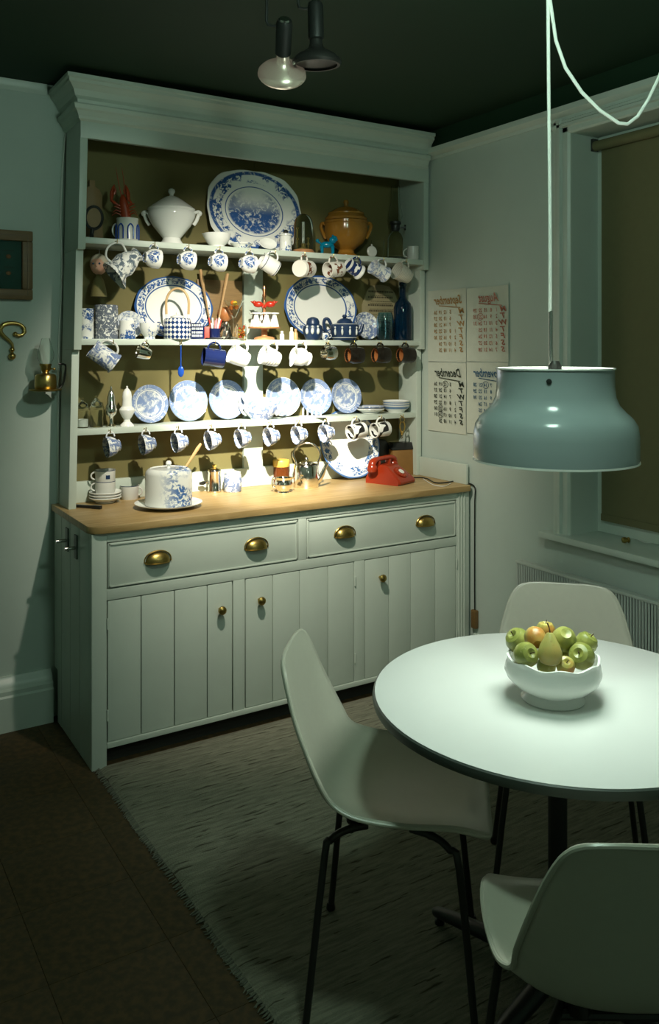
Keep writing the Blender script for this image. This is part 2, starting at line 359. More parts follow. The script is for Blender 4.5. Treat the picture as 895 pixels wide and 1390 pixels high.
# radiator
rad = thing('panel_radiator', 'white ribbed panel radiator on the wall below the window', 'radiator', (WX-.056, -.84, .12))
mb = MB(); n = 110; L_ = 1.45
vs = []; 
for z in (0.0, .49):
    for i in range(n*4+1):
        y = -L_*i/(n*4); ph = i % 4
        vs.append((-.040-(.004 if ph in (1, 2) else 0), y, z))
m_ = n*4+1
mb.add(vs, [(i, i+1, m_+i+1, m_+i) for i in range(m_-1)])
mb.build('ribbed_panel', 'radiator_paint', rad, smooth=False)
MB().box(-.04, -.012, -L_, 0, 0, .49).build('panel_body', 'radiator_paint', rad, bevel=.004)
MB().box(-.046, -.01, -L_-.004, .004, .488, .500).build('top_cap', 'radiator_paint', rad, bevel=.003)
for y in (-.2, -1.2): MB().box(-.012, .055, y-.02, y+.02, .1, .4).build('wall_bracket', 'radiator_paint', rad)
for y in (-.03, -1.42): MB().tube([(-.026, y, 0), (-.026, y, -.12)], .009, 10).build('pipe', 'radiator_paint', rad)

# ================================================================== the dresser
XL, XR, YB, YF, ZT = -1.82, -.05, .085, -.45, .878
dr = thing('dresser', 'tall white painted kitchen dresser with open plate rack and pine top', 'dresser', (0, 0, 0))
def dp(mb, name, mat='dresser_paint', parent=None, **k): return mb.build(name, mat, parent or dr, **k)
# base
ys = [-.42, -.29, -.16, -.03]
for i in range(3): dp(MB().box(XL, XL+.022, ys[i]+.0012, ys[i+1]-.0012, 0, .85), 'side_plank', bevel=.003)
dp(MB().box(XL, XL+.022, -.0288, .03, 0, .85).box(XL, XL+.022, .0285, YB, .21, .85), 'side_plank')
dp(MB().box(XR-.022, XR, -.42, .05, 0, .85), 'side_panel')
dp(MB().box(XL, -1.765, YF, -.42, 0, .85), 'stile', bevel=.002)
mb = MB().box(-.126, XR, YF, -.42, 0, .85)
dp(mb, 'stile', bevel=.002)
for x in (-.112, -.096, -.08): dp(MB().tube([(x, YF-.001, .02), (x, YF-.001, .845)], .005, 6), 'reeded_bead')
dp(MB().box(-1.262, -1.212, YF, -.42, .078, .605), 'stile', bevel=.002); dp(MB().box(-.692, -.640, YF, -.42, .078, .605), 'stile', bevel=.002)
dp(MB().box(-1.765, -.126, YF, -.42, .815, .85), 'top_rail', bevel=.002); dp(MB().box(-1.765, -.126, YF, -.42, .605, .645), 'middle_rail', bevel=.002)
dp(MB().box(-1.765, -.126, YF-.004, -.42, .070, .090), 'bottom_rail', bevel=.003); dp(MB().box(-.967, -.930, YF, -.42, .645, .815), 'drawer_muntin', bevel=.002)
dp(MB().box(-1.79, -.08, -.405, .02, .095, .845), 'carcass', 'dark_gap'); dp(MB().box(-1.79, -.08, -.40, -.38, 0, .095), 'plinth', 'dark_gap')
def pull_mesh():
    mb = MB(); a, b, d, nu, nv = .047, .036, .026, 16, 6
    g = [[(-a*math.cos(PI*i/nu), -d*math.sin(PI*i/nu)*math.sin(PI/2*j/nv), b*(math.sin(PI*i/nu)**.8)*math.cos(PI/2*j/nv)-.004*(j == nv)) for i in range(nu+1)] for j in range(nv+1)]
    n = nu+1; mb.add([p for r in g for p in r], [(j*n+i, j*n+i+1, (j+1)*n+i+1, (j+1)*n+i) for j in range(nv) for i in range(nu)])
    mb.tube([(-a*1.12*math.cos(PI*i/14), -.002, b*1.14*(math.sin(PI*i/14)**.8)) for i in range(15)], .004, 6, flat=.5)
    mb.tube([(-a*math.cos(PI*i/14), -d*math.sin(PI*i/14), -.004) for i in range(15)], .0022, 6)
    mb.box(-a*1.1, a*1.1, -.002, 0, -.002, .004); return mb
def share(o, parent, loc):
    c = o.copy(); COL.objects.link(c); c.parent = parent; c.location = loc; return c
cup0 = None
for (x0, x1, hx) in ((-1.763, -.969, (-1.573, -1.162)), (-.928, -.128, (-.742, -.309))):
    d = dp(MB().box(x0+.002, x1-.002, YF+.001, -.40, .648, .812), 'drawer', bevel=.004)
    mb = MB()
    for a in ((x0+.006, x1-.006, .652, .656), (x0+.006, x1-.006, .804, .808), (x0+.006, x0+.010, .652, .808), (x1-.010, x1-.006, .652, .808)): mb.box(a[0], a[1], YF-.003, YF+.001, a[2], a[3])
    dp(mb, 'drawer_bead', parent=d)
    for x in hx:
        if cup0 is None: cup0 = pull_mesh().build('cup_handle', 'old_brass', d); cup0['label'] = 'brass cup handle'; cup0.location = (x, YF, .722)
        else: share(cup0, d, (x, YF, .722))
knob0 = None
for (x0, x1, cuts, kx, kz, hin) in ((-1.763, -1.265, (-1.636, -1.506, -1.372), -1.32, .503, -1.763), (-1.209, -.694, (-1.087, -.962, -.825), -1.149, .513, -.690), (-.638, -.128, (-.510, -.390, -.250), -.559, .519, -.126)):
    d = empty('door', Vector((x0, YF, .09))); d.parent = dr
    xs = [x0+.002]+list(cuts)+[x1-.002]; D = Matrix.Translation((-x0, -YF, -.09))
    for i in range(4):
        MB().box(xs[i]+(.0014 if i else 0), xs[i+1]-(.0014 if i < 3 else 0), YF+.001, YF+.02, .092, .602, D).build('plank', 'dresser_paint', d, bevel=.003)
    MB().box(x0+.03, x1-.03, YF+.0195, YF+.03, .12, .57, D).build('ledge', 'dresser_paint', d)
    if knob0 is None: knob0 = MB().lathe([(.006, 0), (.006, .010), (.013, .016), (.017, .023), (.016, .030), (.010, .035), (0, .036)], 18, frame((0, 0, 0), UP, (0, -1, 0))).build('knob', 'old_brass', d); knob0['label'] = 'round brass knob'; knob0.location = (kx-x0, .001, kz-.09)
    else: share(knob0, d, (kx-x0, .001, kz-.09))
    for z in (.17, .50): MB().tube([(hin-x0, -.002, z-.09), (hin-x0, -.002, z-.05)], .004, 8).build('hinge', 'dresser_paint', d)
# worktop with rounded corner
mb = MB(); x0, x1, y0 = XL-.012, XR+.004, YF-.018; r = .05
poly = [(x0+r-r*math.cos(PI/2*i/8), y0+r-r*math.sin(PI/2*i/8)) for i in range(9)]+[(x1-.01, y0), (x1, y0+.01), (x1, YB), (x0, YB)]
dp(mb.prism(poly, .851, ZT), 'worktop', 'pine_top', bevel=.004)
# rack
Y3, Y2, Y1 = -.08, -.11, -.14; Z3, Z2, Z1 = 1.194, 1.556, 1.957; ST = .025; XRR = -.044
xb = at_y(93, 690, Y3).x; xt = at_y(109, 200, Y1).x
def xl(z): return xb+(xt-xb)*(z-ZT)/(2.35-ZT)
for (z0, z1, yf) in ((ZT, 1.512, Y3), (1.512, 1.908, Y2), (1.908, 2.42, Y1)):
    q = lambda z, off=0: [(xl(z)+off, yf, z), (xl(z)+off+.03, yf, z), (xl(z)+off+.03, .07, z), (xl(z)+off, .07, z)]
    dp(MB().hexa(q(z0), q(z1)), 'rack_side', bevel=.002)
    dp(MB().box(XRR-.03, XRR, yf, .07, z0, z1), 'rack_side', bevel=.002)
pxm = at_y(345, 500, .07).x
dp(MB().add([(xl(ZT)+.005, .07, ZT), (pxm, .07, ZT), (pxm, .07, 2.42), (xl(2.42)+.005, .07, 2.42), (xl(ZT)+.005, .085, ZT), (pxm, .085, ZT), (pxm, .085, 2.42), (xl(2.42)+.005, .085, 2.42)], [(0,1,2,3),(4,7,6,5),(0,4,5,1),(1,5,6,2),(2,6,7,3),(3,7,4,0)]), 'back_panel', 'back_paint')
dp(MB().box(pxm+.001, XRR-.005, .07, .085, ZT, 2.42), 'back_panel', 'back_paint')
for z, yf in ((Z3, Y3), (Z2, Y2), (Z1, Y1)):
    dp(MB().box(xl(z)+.029, XRR-.029, yf+.004, .07, z-ST, z), 'shelf', bevel=.002)
pl0, pl1 = at_y(331.5, 500, .05).x, at_y(357, 500, .05).x
for z0, z1 in ((.965, Z3-ST), (Z3, Z2-ST), (Z2, Z1-ST)): dp(MB().box(pl0, pl1, .05, .07, z0, z1), 'centre_post', bevel=.001)
dp(MB().box(xl(ZT)+.031, XRR-.031, .045, .07, ZT, .965), 'upstand', bevel=.003)
dp(MB().box(XRR-.014, XRR, -.44, Y3-.002, ZT, .972), 'end_upstand', bevel=.003)
dp(MB().box(xl(2.38), XRR, Y1-.002, Y1+.02, 2.345, 2.425), 'frieze', bevel=.002)
dp(MB().box(xl(2.4)+.03, XRR-.03, Y1+.02, .07, 2.39, 2.41), 'rack_top', 'back_paint')
CP = [(0, 2.41), (.010, 2.418), (.012, 2.428), (.022, 2.446), (.030, 2.452), (.034, 2.468), (.028, 2.474), (.016, 2.478), (.018, 2.490), (.030, 2.500), (.038, 2.522), (.054, 2.540), (.060, 2.544), (.060, 2.556), (.068, 2.560), (.068, 2.574)]
mb = MB(); n = len(CP); vs = []
xe = XRR-.012; x0 = xl(2.42); yf = Y1-.002
for d, z in CP: vs += [(x0-d, .088, z), (x0-d, yf-d, z), (xe, yf-d, z), (xe, .088, z)]
fs = [(i*4+k, i*4+k+1, (i+1)*4+k+1, (i+1)*4+k) for i in range(n-1) for k in range(3)]
fs += [((n-1)*4, (n-1)*4+1, (n-1)*4+2, (n-1)*4+3), tuple(i*4+2 for i in range(n))+((n-1)*4+3, 3), (0, 1, 2, 3), tuple(i*4+3 for i in range(n-1, -1, -1))+tuple(i*4 for i in range(n))]
dp(mb.add(vs, fs), 'cornice', ang=12)
# two latch plates with chrome pins on the left end
for (px, py, w) in ((92, 732, .03), (104, 742, .03)):
    p = at_x(px, py, XL); pl = dp(MB().box(XL-.006, XL, p.y-.018, p.y+.018, p.z-.045, p.z+.045), 'latch_plate', 'latch_grey', bevel=.002)
    MB().tube([(XL-.005, p.y, p.z-.004), (XL-.045, p.y, p.z-.004)], [.007, .007], 10).build('chrome_pin', 'steel', pl)
HK = None
def hook(px, shelf):                               # brass cup hook screwed into the shelf's front edge; returns hanging point
    global HK
    yf, z = {1: (Y1, Z1), 2: (Y2, Z2), 3: (Y3, Z3)}[shelf]
    p = at_y(px, {1: 335, 2: 465, 3: 572}[shelf], yf); p.z = z-.010; p.y = yf+.004
    if HK is None:
        HK = MB().tube([(0, .004, 0), (0, -.010, 0), (0, -.014, -.006), (0, -.018, -.010), (0, -.024, -.008), (0, -.026, .002), (0, -.025, .007)], .0017, 6).build('cup_hook', 'brass', dr); HK['label'] = 'small brass cup hook'; o = HK
    else: o = HK.copy(); COL.objects.link(o); o.parent = dr
    o.location = p
    return p+Vector((0, -.018, -.010+.002))
# ================================================================== crockery helpers
def D(r, u, a): return (RT*r+UP*u+FW*a).normalized()
def mpp(P): return (Vector(P)-CAM).dot(FW)/FPX
SZ = {1: Z1, 2: Z2, 3: Z3, 0: ZT}; SPY = {1: 335, 2: 462, 3: 570}
def on(px, sh, Y):                                  # point on a shelf at this depth, and metres per pixel there
    P = at_y(px, SPY[sh], Y); P.z = SZ[sh]; return P, mpp(P)
def on_top(px, py): P = at_z(px, py, ZT); return P, mpp(P)
def T(P, rz=0): return Matrix.Translation(P) @ Matrix.Rotation(rz, 4, 'Z')
RZ = -YAW                                            # local X along the picture's right
def sc(prof, s): return [(r*s, z*s) for r, z in prof]
def hollow(out, t=.003, floor=.006):                 # close an outer profile with an inner wall
    inn = [(max(r-t, .0), max(z, out[0][1]+floor)) for r, z in out[::-1] if r-t > .004]
    return out+inn+[(0, out[0][1]+floor)]
def handle(rx, rz, cx, cz, tr, a0=-.5*PI, a1=.5*PI, n=12):
    return MB().tube(arc((cx, cz), rx, a0, a1, n, rz), tr, 8)
CUPS = {
 'tea': ([(.014, .003), (.020, .002), (.022, 0), (.024, .002), (.021, .007), (.033, .018), (.040, .034), (.043, .056)], (.021, .017, .038, .034, .0032)),
 'bell': ([(.012, .003), (.017, .003), (.019, 0), (.021, .001), (.020, .006), (.031, .017), (.037, .034), (.037, .050), (.036, .060)], (.019, .017, .034, .036, .003)),
 'mug': ([(.012, .002), (.034, .002), (.036, 0), (.0375, .003), (.037, .05), (.0375, .086)], (.026, .026, .036, .045, .0042)),
 'flare': ([(.012, .002), (.036, .002), (.039, 0), (.040, .006), (.034, .016), (.034, .07), (.037, .088)], (.026, .026, .034, .045, .004)),
 'taper': ([(.012, .002), (.026, .002), (.028, 0), (.030, .003), (.036, .03), (.041, .074)], (.024, .022, .036, .042, .0042)),
 'tankard': ([(.012, .002), (.046, .002), (.049, 0), (.050, .006), (.045, .012), (.044, .12), (.046, .126)], (.034, .042, .043, .064, .005)),
 'brown': ([(.012, .002), (.032, .002), (.036, 0), (.040, .012), (.040, .05), (.035, .066), (.037, .076)], (.020, .018, .038, .046, .004)),
}
def cup(kind, name, label, mat, M, group=None, cat='cup', hmat=None, k=1.0, inner=None):
    out, (rx, rz, cx, cz, tr) = CUPS[kind]
    t = thing(name, label, cat, M, group)
    MB().lathe(sc(hollow(out), k), 28).build('bowl' if kind in ('tea', 'bell') else 'body', mat, t)
    handle(rx*k, rz*k, cx*k, cz*k, tr*k).build('handle', hmat or mat, t)
    if inner: MB().lathe(sc([(0, .009), (.030, .010), (.0345, .014), (.0365, .05), (.0325, .066), (.034, .0762)], k), 24, cap=False).build('lining', inner, t)
    return t
def hang(kind, px, sh, d, name, label, mat, k=1.0, lean=0, **kw):
    out, (rx, rz, cx, cz, tr) = CUPS[kind]
    P = hook(px, sh); d = d.normalized()
    M = frame((0, 0, 0), UP+RT*lean, d)
    M.translation = P - M.to_3x3() @ Vector(((cx+rx-tr)*k, 0, cz*k))
    return cup(kind, name, label, mat, M, k=k, **kw)
def plate_prof(R): return [(0, 0), (R*.55, 0), (R*.58, -.004), (R*.62, -.002), (R*.66, .004), (R*.97, .016), (R, .018), (R*.985, .021), (R*.66, .009), (R*.60, .005), (0, .004)]
def lean_M(X, Yb, Z, H, tilt, roll=0):
    t = math.radians(tilt); n = Vector((0, -math.cos(t), math.sin(t)))
    return frame(Vector((X, Yb+H*math.sin(t), Z+H*math.cos(t))), (1, 0, 0), n) @ Matrix.Rotation(math.radians(roll), 4, 'Z')
def lean_plate(name, label, mat, pxl, pxr, sh, pyt, Yb=.022, tilt=13, oval=None, group=None, scallop=0, sq=0, cat='plate', roll=0):
    Yc = Yb+.02; a = at_y(pxl, SPY[sh] if sh else 620, Yc).x; b = at_y(pxr, SPY[sh] if sh else 620, Yc).x
    R = abs(b-a)/2; X = (a+b)/2
    H = R if oval is None else R*oval
    def mod(an, r, z):
        f = 1.0
        if scallop: f += .008*math.cos(scallop*an)*(r/R)**6
        if sq: f *= (abs(math.cos(an))**sq+abs(math.sin(an))**sq)**(-1/sq)
        return (f, 0)
    pr = plate_prof(R)
    o = MB().lathe(pr, 96, None, mod, 1, H/R).build(name, mat)
    if sh: tilt = min(tilt, math.degrees(math.asin((.064-Yb)/(2*H))))
    o.matrix_world = lean_M(X, Yb, SZ[sh]+.0005, H, tilt, roll)
    tag(o, label, cat, group); return o
def solo(mb, name, label, cat, mat, M, group=None, **k):
    o = mb.build(name, mat, **k); o.matrix_world = M if isinstance(M, Matrix) else Matrix.Translation(M); return tag(o, label, cat, group)

# ================================================================== top shelf
P, s = on(131, 1, .02)
solo(MB().prism([(-.04, 0), (.04, 0), (.04, .20), (.03, .225), (.012, .235), (.012, .262), (-.012, .262), (-.012, .235), (-.03, .225), (-.04, .20)], -.009, .009), 'chopping_board', 'narrow dark wooden chopping board standing at the end of the top shelf', 'board', 'board_wood', lean_M(P.x-.01, .035, Z1, 0, 4), bevel=.002)
P, s = on(126, 1, -.105)
t = thing('hand_mirror', 'dark oval framed hand mirror propped at the end of the top shelf', 'mirror', lean_M(P.x-.008, -.112, Z1+.001, 0, 6, -9))
MB().tube([(.034*math.cos(2*PI*i/28), .083+.046*math.sin(2*PI*i/28), 0) for i in range(28)], .006, 8, True).build('rim', 'black_metal', t)
MB().lathe([(0, -.002), (.034, -.002), (.034, .001), (0, .001)], 28, Matrix.Translation((0, .083, 0)), None, 1, 1.35).build('back', 'board_wood', t)
MB().tube([(0, .042, 0), (0, .03, 0), (0, .016, 0), (0, .008, 0), (0, .001, 0)], [.006, .008, .007, .010, .006], 10).build('handle', 'black_metal', t)
P, s = on(173, 1, -.075)
t = thing('arched_mug', 'white mug with blue painted arches holding a red lobster', 'mug', T(P, RZ+PI))
r = 15*s; h = 31*s
MB().lathe(hollow([(.01, .001), (r*.92, .001), (r*.97, 0), (r, .004), (r*.97, .01), (r*.97, h-.008), (r, h-.004), (r, h)], .003), 16).build('body', 'grey_china', t)
handle(.018, .026, r*.95, h*.5, .004).build('handle', 'grey_china', t)
for k in range(7):
    a = 2*PI*k/7+.3; c = Vector((math.cos(a), math.sin(a), 0)); q = Vector((-math.sin(a), math.cos(a), 0))
    MB().tube([c*(r*1.0)+q*x+UP*z for x, z in ((-.011, .008), (-.011, .05), (-.007, .062), (0, .068), (.007, .062), (.011, .05), (.011, .008))], .0028, 6).build('blue_arch', 'blue_enamel', t)
L = P+Vector((0, 0, h)); t = thing('lobster', 'dried red lobster standing head up in the arched mug', 'lobster', T(L, RZ))
mb = MB(); mb.tube([(0, 0, -.05), (-.002, 0, -.02), (-.006, 0, .01), (-.010, 0, .035), (-.014, -.002, .06), (-.017, -.002, .082), (-.020, 0, .098)], [.010, .016, .021, .021, .019, .014, .004], 12); mb.build('carapace', 'lobster_red', t)
for sx, top in ((-1, (-.062, -.01, .118)), (1, (.006, -.01, .112))):
    MB().tube([(-.014+sx*.012, -.004, .045), (-.014+sx*.034, -.012, .062), (top[0]+sx*.002, -.012, .075)], .006, 8).build('arm', 'lobster_red', t)
    c = MB().tube([(top[0]+sx*.002, -.012, .072), (top[0], -.012, .088), (top[0]-sx*.002, -.012, .105), (top[0]-sx*.006, -.012, .124), (top[0]-sx*.012, -.012, .138)], [.007, .014, .016, .010, .002], 10, flat=.55); c.tube([(top[0]-sx*.010, -.012, .098), (top[0]-sx*.016, -.012, .112), (top[0]-sx*.014, -.012, .128)], [.006, .005, .001], 8)
    c.build('claw', 'lobster_red', t)
    for k in range(4): MB().tube([(-.006+sx*.014, -.01, .012+.012*k), (-.006+sx*.036, -.018, .022+.012*k), (-.006+sx*(.052-.004*k), -.02, .010+.012*k+.012*(k > 1))], [.003, .0026, .0012], 6).build('walking_leg', 'lobster_red', t)
    MB().tube([(-.018+sx*.005, 0, .09), (-.022+sx*.010, -.004, .13), (-.028+sx*.012, -.002, .17), (-.036+sx*.012, 0, .212)], [.0026, .002, .0014, .0006], 6).build('feeler', 'lobster_red', t)
P, s = on(233, 1, -.035)
t = thing('soup_tureen', 'large white lidded soup tureen with scroll handles on a pedestal foot', 'tureen', T(P, RZ))
B = [(0, 0), (16, 0), (15.5, 3), (12.5, 7), (12, 10), (17, 16), (26, 27), (31.5, 38), (32.5, 43), (31, 46), (32, 48), (29, 48), (29, 44), (0, 44)]
MB().lathe(sc(B, s), 36).build('bowl', 'white_china', t)
ld = MB().lathe(sc([(0, 47), (31.5, 48), (32, 49.5), (29, 52), (22, 57), (15, 62), (8, 66), (3, 67.5), (0, 68)], s), 36).build('lid', 'white_china', t)
MB().lathe(sc([(0, 66), (3, 67), (2.5, 69), (4.8, 73), (4.2, 76), (1.5, 78), (0, 78)], s), 14).build('finial', 'white_china', ld)
for sx in (-1, 1): MB().tube([(sx*30*s, 0, 28*s), (sx*34*s, 0, 34*s), (sx*36.5*s, 0, 41*s), (sx*38.5*s, 0, 43.5*s), (sx*36*s, 0, 46*s), (sx*30*s, 0, 44*s)], [2.4*s, 2.4*s, 2.6*s, 3.2*s, 2.4*s, 2*s], 8).build('scroll_handle', 'white_china', t)
a_ = (at_y(408, 335, .03).x-at_y(281, 335, .03).x)/2
china('scene_platter', scene_fn(a_, a_*.80))
for nm, l_, r_ in (('oval_sprig', 181, 287), ('oval_sprig_2', 384, 482)): w_ = (at_y(r_, 462, .04).x-at_y(l_, 462, .04).x)/2; china(nm, oval_fn(w_, w_*.77))
lean_plate('meat_platter', 'large blue and white platter printed with a landscape scene', 'scene_platter', 281, 408, 1, 232, Yb=.0, tilt=13, oval=.80, scallop=14, sq=2.6, cat='platter')
P, s = on(295, 1, -.085)
t = thing('lipped_bowl', 'small white pouring bowl with a lip on the top shelf', 'bowl', T(P, RZ))
MB().lathe(hollow(sc([(2, .3), (9, .3), (10, 0), (10, 2), (14, 6), (17.5, 12), (18.5, 18.5)], s), .0025), 30, None, lambda a, r, z: (1+(.13 if abs(a-PI) < .3 else 0)*(z > .045), 0)).build('bowl', 'white_china', t)
P, s = on(328, 1, -.085); solo(MB().lathe(plate_prof(.05), 32), 'saucer', 'white saucer lying flat at the foot of the landscape platter', 'saucer', 'sprig_fine', Matrix.Translation(P+Vector((0, 0, .004))))
P, s = on(363, 1, -.09)
solo(MB().lathe([(0, -.004), (.018, -.004), (.038, .004), (.044, .012), (.042, .014), (.018, .002), (0, .001)], 32, None, None, 1, .66), 'oval_dish', 'small pale oval dish propped on edge beside the lidded jar', 'dish', 'white_china', lean_M(P.x, -.10, Z1, .029, 25))
P, s = on(388, 1, -.085); t = thing('lidded_jar', 'small white lidded jar with faint blue lettering and a dark knob', 'jar', T(P, RZ))
MB().lathe(sc([(0, 0), (8, 0), (8.3, 1), (8.3, 20), (7.6, 21.5), (7.6, 22), (0, 22)], s), 24).build('body', 'sprig_fine', t); l = MB().lathe(sc([(0, 22), (9, 22), (9, 24), (5, 25.5), (0, 26)], s), 24).build('lid', 'white_china', t); MB().lathe(sc([(0, 25), (3.2, 26), (3.6, 28), (2, 30), (0, 30.3)], s), 12).build('knob', 'black_metal', l)
P, s = on(412, 1, -.07); t = thing('domed_clock', 'brass clock movement under a clear glass dome', 'clock', T(P, RZ))
MB().lathe(sc([(0, 0), (15.5, 0), (15.5, 2), (14, 3.5), (13.5, 5), (0, 5)], s), 28).build('base', 'stand_wood', t)
MB().lathe(sc([(13.2, 5), (13.2, 38), (12, 45), (9, 50), (5, 53), (0, 54), (0, 53.4), (5, 52.3), (8.7, 49.4), (11.5, 44.6), (12.6, 38), (12.6, 5)], s), 28).build('glass_dome', 'clear_glass', t)
MB().tube([(0, 0, 5*s), (0, 0, 42*s)], 1.5*s, 10).build('tube', 'white_plastic', t)
for x, z0, z1 in ((-6, 5, 34), (5, 5, 20)): MB().tube([(x*s, 0, z0*s), (x*s, 0, z1*s)], .7*s, 8).ball((x*s, 0, z1*s), 1.6*s, 10).ball((x*s, 0, (z0+z1)*.5*s), 1.8*s, 10).build('brass_rod', 'brass', t)
MB().lathe(sc([(0, 5), (5, 5), (5, 7), (2, 8), (2.6, 13), (0, 14)], s), 14).build('brass_plinth', 'brass', t)
P, s = on(444, 1, -.10); t = thing('lion_figurine', 'little turquoise glazed lion figurine standing on the top shelf', 'figurine', T(P, RZ))
mb = MB(); mb.ball((0, 0, 13*s), 5*s, 14, None, (1.9, .85, .9)).ball((8*s, 0, 19*s), 5.2*s, 14).ball((10*s, 0, 22*s), 3.4*s, 12, None, (1.2, 1, 1)).ball((12.5*s, 0, 20*s), 2.4*s, 10).ball((8*s, -2.5*s, 25*s), 1.5*s, 8).ball((8*s, 2.5*s, 25*s), 1.5*s, 8)
for x in (-7, 7.5):
    for y in (-2.4, 2.4): mb.tube([(x*s, y*s, 11*s), ((x+.6)*s, y*s, 4*s), ((x+.4)*s, y*s, 1*s), ((x+1.6)*s, y*s, .3*s)], [3*s, 2*s, 2.1*s, 1.4*s], 8)
mb.tube([(-8*s, 0, 15*s), (-11*s, 0, 16*s), (-12.5*s, 0, 18*s)], [1.6*s, 1.4*s, 2.4*s], 8).ball((-12.8*s, 0, 18.5*s), 2.8*s, 10); mb.build('body', 'turquoise_glaze', t)
P, s = on(470, 1, -.02); t = thing('brown_tureen', 'brown glazed stoneware tureen with lid and loop handle', 'tureen', T(P, RZ))
MB().lathe(sc([(0, 0), (16, 0), (16, 3), (11.5, 6), (10.5, 10), (14, 13), (23, 19), (28, 28), (29.5, 37), (29.2, 45), (30, 46), (30, 49), (27, 50), (0, 50)], s), 36).build('bowl', 'brown_glaze', t)
l = MB().lathe(sc([(0, 49), (28.5, 50), (29, 53), (25, 58), (25, 60), (16, 66), (7, 69), (3, 70), (0, 70)], s), 36).build('lid', 'brown_glaze', t); MB().lathe(sc([(0, 69), (3, 70), (2.6, 72), (4, 75), (3, 78), (0, 78.5)], s), 12).build('finial', 'brown_glaze', l)
for sx in (-1, 1): MB().tube([(sx*28*s, 0, 45*s), (sx*32*s, 0, 47*s), (sx*34*s, 0, 42*s), (sx*31*s, 0, 33*s), (sx*27*s, 0, 26*s)], 2.3*s, 8).build('loop_handle', 'brown_glaze', t)
P, s = on(505, 1, -.105); solo(MB().lathe([(0, -.006), (.024, -.006), (.0275, -.003), (.0275, .003), (.024, .006), (0, .006)], 24).tube([(0, .026, 0), (0, .036, 0)], .004, 8), 'round_flask', 'small round white flask standing on edge in front of the glass tumbler', 'flask', 'grey_china', lean_M(P.x, -.108, Z1, .0275, 4))
P, s = on(513, 1, -.03); solo(MB().lathe(hollow([(.01, .001), (.028, 0), (.03, .004), (.033, .095)], .002, .008), 24), 'glass_tumbler', 'plain clear glass tumbler behind the round white flask', 'glass', 'clear_glass', Matrix.Translation(P))
P, s = on(537, 1, -.03); t = thing('oil_lamp', 'tall clear glass oil lamp with long chimney on the top shelf', 'lamp', T(P, RZ))
MB().lathe(sc([(0, 0), (14, 0), (14, 3), (11, 5), (10.5, 30), (8, 36), (4, 40), (0, 40)], s), 24).build('glass_font', 'clear_glass', t)
b = MB().lathe(sc([(0, 39), (5, 40), (6, 43), (6, 48), (8, 50), (8, 53), (0, 53)], s), 20).build('burner', 'dark_metal', t); MB().tube([(5*s, 0, 45*s), (13*s, 0, 45*s)], 1*s, 6).lathe(sc([(0, -1), (4, -1), (4, 1), (0, 1)], s), 14, frame(Vector((13*s, 0, 45*s)), UP, (1, 0, 0))).build('wick_wheel', 'dark_metal', b)
MB().lathe(sc([(7, 52), (9.5, 60), (9, 68), (6.5, 78), (6, 101), (5.5, 101), (6, 78), (8.4, 68), (8.9, 60), (6.5, 52)], s), 24).build('chimney', 'clear_glass', t)
P, s = on(561, 1, -.105); cup('mug', 'lettered_mug', 'small white mug with grey lettering at the window end of the top shelf', 'grey_china', T(P, RZ+PI), 'mugs on the shelves', 'mug', k=.78)
# hanging from the top shelf
Pk = hook(157, 1); M = frame((0, 0, 0), UP+RT*.15, D(-.55, -.55, -.35)); M.translation = Pk - M.to_3x3() @ Vector((.088, 0, .045))
t = thing('sauce_jug', 'fluted blue and white jug hanging sideways in front of the doll', 'jug', M)
MB().lathe(hollow([(.01, .002), (.026, .002), (.030, 0), (.032, .006), (.026, .014), (.040, .04), (.050, .075), (.044, .105), (.056, .135)], .003), 32, None, lambda a, r, z: (1+.02*math.cos(8*a)+(.35 if abs(a-PI) < .5 else 0)*max(0, (z-.11)/.025), 0)).build('body', 'jug_teal', t)
MB().tube([(.040, 0, .11), (.070, 0, .115), (.094, 0, .09), (.094, 0, .055), (.072, 0, .03), (.036, 0, .035)], .0045, 8).build('handle', 'white_china', t)
P = at_y(134, 360, -.02); t = thing('doll', 'small doll with pale hair hanging behind the fluted jug', 'doll', Matrix.Translation((P.x, P.y, Z2)) @ Matrix.Rotation(RZ, 4, 'Z'))
hz = P.z-Z2; MB().ball((0, 0, hz), .036, 18, None, (.95, 1, 1.12)).ball((0, -.035, hz-.004), .005, 8).build('head', 'doll_skin', t); MB().ball((0, .005, hz+.006), .0385, 18, None, (.97, .96, 1.1)).build('hair', 'doll_hair', t)
for x in (-.013, .013): MB().ball((x, -.034, hz+.004), .0042, 8).build('eye', 'ink_blue', t)
MB().lathe([(0, hz-.135), (.034, hz-.13), (.030, hz-.10), (.020, hz-.06), (.010, hz-.045), (.010, hz-.03), (0, hz-.03)], 20).build('dress', 'back_paint', t)
MB().tube([(0, .012, hz+.036), (0, .012, Z1-ST-Z2)], .0012, 6).build('thread', 'cord_white', t)
G = 'blue sprigged cups hanging from the top shelf'
for px, lb in ((208, 'white cup with blue sprigs hanging under the white soup tureen, beside the fluted jug'), (254, 'white cup with blue sprigs hanging between the soup tureen and the lipped bowl'), (296, 'white cup with blue sprigs hanging under the small white lipped bowl'), (337, 'white cup with blue sprigs hanging under the landscape platter over the white post')):
    hang('bell', px, 1, D(.80, -.08, .55), 'teacup', lb, 'sprig_blue', group=G, k=1.08)
G = 'mugs on the shelves'
hang('mug', 371, 1, D(-.75, .45, -.35), 'mug', 'plain white mug tipped mouth upwards under the small lidded jar', 'white_blue_line', group=G, cat='mug', k=.98, lean=.3)
hang('mug', 411, 1, D(.45, .05, .9), 'mug', 'cream mug with a little picture panel hanging below the domed clock', 'brown_picture', group=G, cat='mug', k=1.05)
